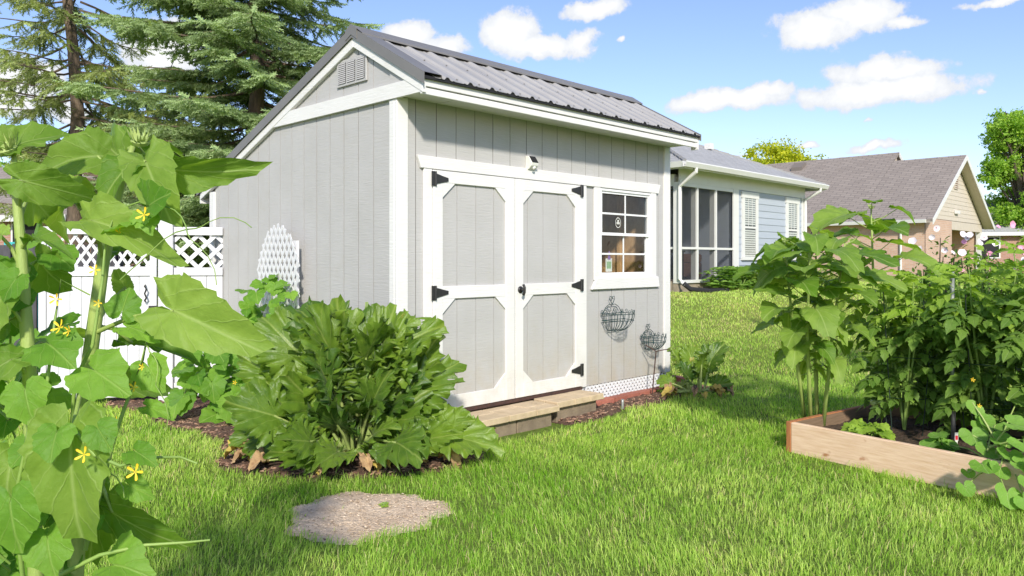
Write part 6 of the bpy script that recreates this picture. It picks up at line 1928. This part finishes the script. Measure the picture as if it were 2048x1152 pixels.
b = gpx(1195, 809); leafy_clump('weed', (b.x, b.y, .02), 34, .07, .06, LITL, .03, 'small feathery weed in front of the brick edging', 72, 'weed')
b = gpx(1330, 790); leafy_clump('weed', (b.x, b.y, .02), 40, .11, .035, LITL, .028, 'flat grey green weed beside the rusty stake', 73, 'weed')
b = gpx(770, 1015); leafy_clump('weed', (b.x, b.y, .012), 14, .035, .02, LITL, .016, 'tiny weed in the middle of the bare dirt patch', 74, 'weed')
b = bedpx(1880, 905); leafy_clump('squash_seedling', (b.x, b.y, sz), 8, .07, .1, SQUL, .10, 'young squash seedling inside the front board of the raised bed', 75)
# squash vine spilling over the front board at the right
def squash_vine():
    o = bed_world(2.0, .12, sz); r = thing('squash_vine', o, 'round leaved squash vine spilling over the front board of the bed', 'vine'); O = Vector(o); mb = MB()
    mb.tube([px(*p) - O for p in ((2080, 905, 4.6), (2010, 905, 4.62), (1985, 870, 4.66), (1965, 835, 4.7), (1945, 805, 4.75))], [.008, .007, .006, .005, .003], 6, caps=False)
    spec = [(1966, 932, 4.42, .115, .9), (2015, 990, 4.25, .125, .2), (1930, 975, 4.42, .085, .15), (2030, 850, 4.5, .15, .9), (1945, 870, 4.72, .12, .5), (2000, 880, 4.6, .12, .8), (2040, 930, 4.35, .12, .7), (1990, 850, 4.8, .13, .8),
            (2050, 890, 4.4, .13, .9), (1960, 845, 4.85, .11, .5), (1915, 915, 4.7, .07, .8), (1935, 945, 4.5, .06, .6), (2020, 910, 4.45, .1, .8), (2050, 1000, 4.2, .09, .3), (1975, 900, 4.62, .1, .6), (2035, 800, 4.9, .13, .6), (1950, 815, 4.9, .09, .4),
            (2060, 960, 4.25, .11, .6), (2000, 940, 4.4, .09, .5), (2085, 880, 4.4, .14, .9), (2090, 940, 4.25, .14, .7), (2110, 1000, 4.1, .12, .4), (1900, 890, 4.95, .08, .7)]
    rr = random.Random(9)
    for (u, v, d, L_, up) in spec:
        b = px(u, v, d)
        dr = Vector((rr.uniform(-1, 1), -.6, -1.1 + up * .9)).normalized()
        put('leaf', rr.choice(SQUL), r, leaf_matrix(b, b + dr * L_, (rr.uniform(-.2, .2), -(1.1 - up), up + .15), 1.15))
        q = px(2000 + rr.uniform(-30, 50), 900 + rr.uniform(-20, 40), 4.6)
        petiole(mb, q, b, .0055, .004, .02, O)
    mb.build('vine_stem', M['zuc_stalk'], r, smooth=True, fix=False)['kind'] = 'stuff'
    for (u, v) in ((1958, 812), (1945, 760)): put('flower', YFL, r, Matrix.Translation(px(u, v, 4.75)) @ Matrix.Rotation(R(70), 4, 'X') @ Matrix.Scale(.03, 4))
squash_vine()

# ------------------------------------------------------------------ hibiscus behind the bed
FW = flower_mesh(None, 5, .5, .22, .62).mesh('white_flower', M['petal_white'], True, False)
FP = flower_mesh(None, 5, .5, .22, .62).mesh('pink_flower', M['petal_pink'], True, False)
FE = flower_mesh(None, 5, .10, .05, .6).mesh('flower_eye', M['petal_eye'], True, False)
def hibiscus(u, d, wd, hgt, n, flowers, label, seed):
    rr = np.random.default_rng(seed); r2 = random.Random(seed)
    x = (u - 1024) / F * d; loc = (x, d, float(gz(x, d)))
    r = thing('hibiscus_shrub', loc, label, 'shrub', group='hibiscus shrubs behind the raised bed'); O = Vector(loc)
    mb = MB(); P = []; N_ = []
    for k in range(26):
        a = r2.uniform(0, 6.28); q = wd * math.sqrt(r2.random()) * .9; h = hgt * r2.uniform(.55, 1.0) * (1 - .25 * q / wd)
        pts = [Vector((0, 0, 0)), Vector((math.cos(a) * q * .5, math.sin(a) * q * .5, h * .45)), Vector((math.cos(a) * q, math.sin(a) * q, h))]
        mb.tube(pts, [.016, .011, .005], 5, caps=False)
        m = n // 26
        f = rr.random(m) ** .75 * 2
        for g in f:
            i = min(int(g), 1); p = pts[i].lerp(pts[i + 1], g - i)
            o = Vector(rr.normal(0, 1, 3)); o.normalize()
            P.append(tuple(p + o * r2.uniform(.02, .13))); N_.append(tuple(o * .6 + Vector((0, -.2, .8))))
    mb.build('branches', M['bark'], r, fix=False)
    P, N_ = np.array(P), np.array(N_)
    tv = np.array([[0, 0, 0], [.28, .35, .08], [.16, .75, .03], [0, 1.05, -.12], [-.16, .75, .03], [-.28, .35, .08], [0, .5, -.02]])
    tf = np.array([[0, 1, 6], [1, 2, 6], [2, 3, 6], [3, 4, 6], [4, 5, 6], [5, 0, 6]])
    scatter('foliage', tv, tf, P, frames(rr.normal(0, 1, (len(P), 3)) + np.array([0, -.3, -.2]), N_), .065 * rr.uniform(.6, 1.3, len(P)), M['hibiscus_leaf'], r)
    for (fu, fv, s, pink) in flowers:
        c = px(fu, fv, d - wd * r2.uniform(.2, .6)); s *= .68
        z = Vector((r2.uniform(-1.1, 1.1), -1, r2.uniform(-.3, .9))).normalized()
        Mx = Matrix.Translation(c) @ z.to_track_quat('Z', 'Y').to_matrix().to_4x4() @ Matrix.Rotation(r2.random() * 6, 4, 'Z') @ Matrix.Scale(s, 4)
        put('flower', FP if pink else FW, r, Mx)
        if r2.random() < .35: put('flower_eye', FE, r, Mx @ Matrix.Translation((0, 0, .012)))
D_H = 8.2
hibiscus(1872, 8.8, .34, 1.78, 2200, [(1826, 483, .14, 0), (1872, 456, .12, 0), (1864, 474, .10, 0), (1890, 500, .11, 0), (1840, 497, .09, 0), (1884, 536, .10, 0), (1852, 512, .08, 0), (1905, 506, .09, 0)], 'white flowering hibiscus in front of the brick wall', 41)
hibiscus(1962, 8.0, .48, 1.80, 4200, [(1925, 470, .12, 0), (1958, 485, .12, 0), (1968, 476, .10, 0), (1924, 506, .12, 0), (1992, 485, .12, 0), (2023, 449, .12, 1), (1996, 454, .07, 1), (1972, 552, .12, 1), (1990, 548, .10, 1), (1935, 476, .08, 0), (1980, 508, .09, 1), (1928, 484, .08, 1), (1945, 520, .07, 1), (1925, 540, .06, 1), (1940, 470, .1, 0)], 'tall hibiscus with white and pink blooms right of the pipe', 42)
hibiscus(2056, 8.4, .55, 1.65, 3600, [(2040, 492, .13, 1), (2048, 520, .10, 0), (2036, 555, .10, 1), (2020, 535, .09, 0), (2044, 508, .1, 1), (2030, 540, .07, 0), (2060, 470, .12, 1), (2075, 500, .12, 1), (2010, 562, .08, 1)], 'pink hibiscus at the right edge of the picture', 43)

# planting along the blue house
def hosta_bed(name, x0, x1, yv, n, hgt, tv, tf, mat, size, label, seed, upright):
    rr = np.random.default_rng(seed)
    o = house_pt((x0 + x1) / 2, yv, 0); o.z = float(gz(o.x, o.y)) - .03
    r = thing(name, o, label, 'plant')
    xs = rr.uniform(x0, x1, n); ys = yv + rr.normal(0, .16, n)
    a = rr.uniform(0, 6.28, n); q = rr.uniform(0, 1, n)
    P = np.array([tuple(house_pt(x, y, 0)) for x, y in zip(xs, ys)])
    P[:, 2] = o.z + hgt * rr.uniform(.15 if not upright else 0, 1 if not upright else .15, n)
    d = np.stack([np.cos(a), np.sin(a), np.full(n, .15) if not upright else rr.uniform(.8, 2.2, n)], -1)
    nn = np.tile(np.array([[0, -.3, 1.0]]), (n, 1)) + rr.normal(0, .3, (n, 3))
    scatter('foliage', tv, tf, P, frames(d, nn), size * rr.uniform(.6, 1.25, n), mat, r, origin=tuple(o))
    st = MB()
    for k in range(8): st.tube([(rr.uniform(-.3, .3), rr.uniform(-.1, .1), 0), (rr.uniform(-.3, .3), rr.uniform(-.1, .1), hgt * .6)], .008, 4)
    st.build('stems', M['vine_stalk'], r, fix=False)
tv = np.array([[0, 0, 0], [.2, .3, .05], [.16, .7, .0], [0, 1.0, -.15], [-.16, .7, .0], [-.2, .3, .05], [0, .5, -.04]]); tf = np.array([[0, 1, 6], [1, 2, 6], [2, 3, 6], [3, 4, 6], [4, 5, 6], [5, 0, 6]])
hosta_bed('leafy_bush', .75, 2.45, -.5, 900, .55, tv, tf, M['hosta_leaf'], .17, 'dark leafy bush in front of the screened porch', 51, False)
tv2 = np.array([[-.03, 0, 0], [.03, 0, 0], [.03, .5, 0], [-.03, .5, 0], [.025, .85, -.12], [-.025, .85, -.12], [0, 1.05, -.4]]); tf2 = np.array([[0, 1, 2], [0, 2, 3], [3, 2, 4], [3, 4, 5], [5, 4, 6]])
hosta_bed('daylily_clump', 2.3, 3.9, -.6, 900, .1, tv2, tf2, M['lily_leaf'], .55, 'arching daylily foliage along the blue siding', 52, True)
hosta_bed('daylily_clump', 4.1, 6.2, -.5, 900, .1, tv2, tf2, M['lily_leaf'], .5, 'daylily foliage below the right window of the blue house', 53, True)

# hummingbird feeder on a pole behind the sunflowers
p = px(1632, 640, 11.0); gzp = float(gz(p.x, p.y))
r = thing('bird_feeder', (p.x, p.y, gzp), 'red bird feeder on a dark pole behind the raised bed sunflowers', 'bird feeder')
tz = CH + (521 - 500) / F * 11.0 - gzp
MB().tube([(0, 0, -.1), (0, 0, tz + .2), (-.05, 0, tz + .26), (-.1, 0, tz + .2)], .012).build('pole', M['black_iron'], r)
MB().lathe([(.03, .0), (.09, .01), (.09, .03), (.04, .05), (.035, .16), (.02, .18)], 12, (-.1, 0, tz - .0)).build('feeder', M['red_plastic'], r, smooth=True)
for (u, v, s) in ((5, 470, .3), (70, 478, .35)):
    pass
r = thing('play_slide', (-8.2, 12.0, float(gz(-8.2, 12))), 'teal plastic play slide glimpsed behind the dark board fence', 'slide', R(20))
MB().prism([(-.6, .1), (.3, 1.35), (.7, 1.35), (.7, 1.28), (.35, 1.26), (-.55, .02)], 'y', -.25, .25).build('chute', M['teal_plastic'], r)
for s_ in (-1, 1): box('side_wall', M['teal_plastic'], r, .3, .72, s_ * .28 - .02, s_ * .28 + .02, 0, 1.42)

make_grass()
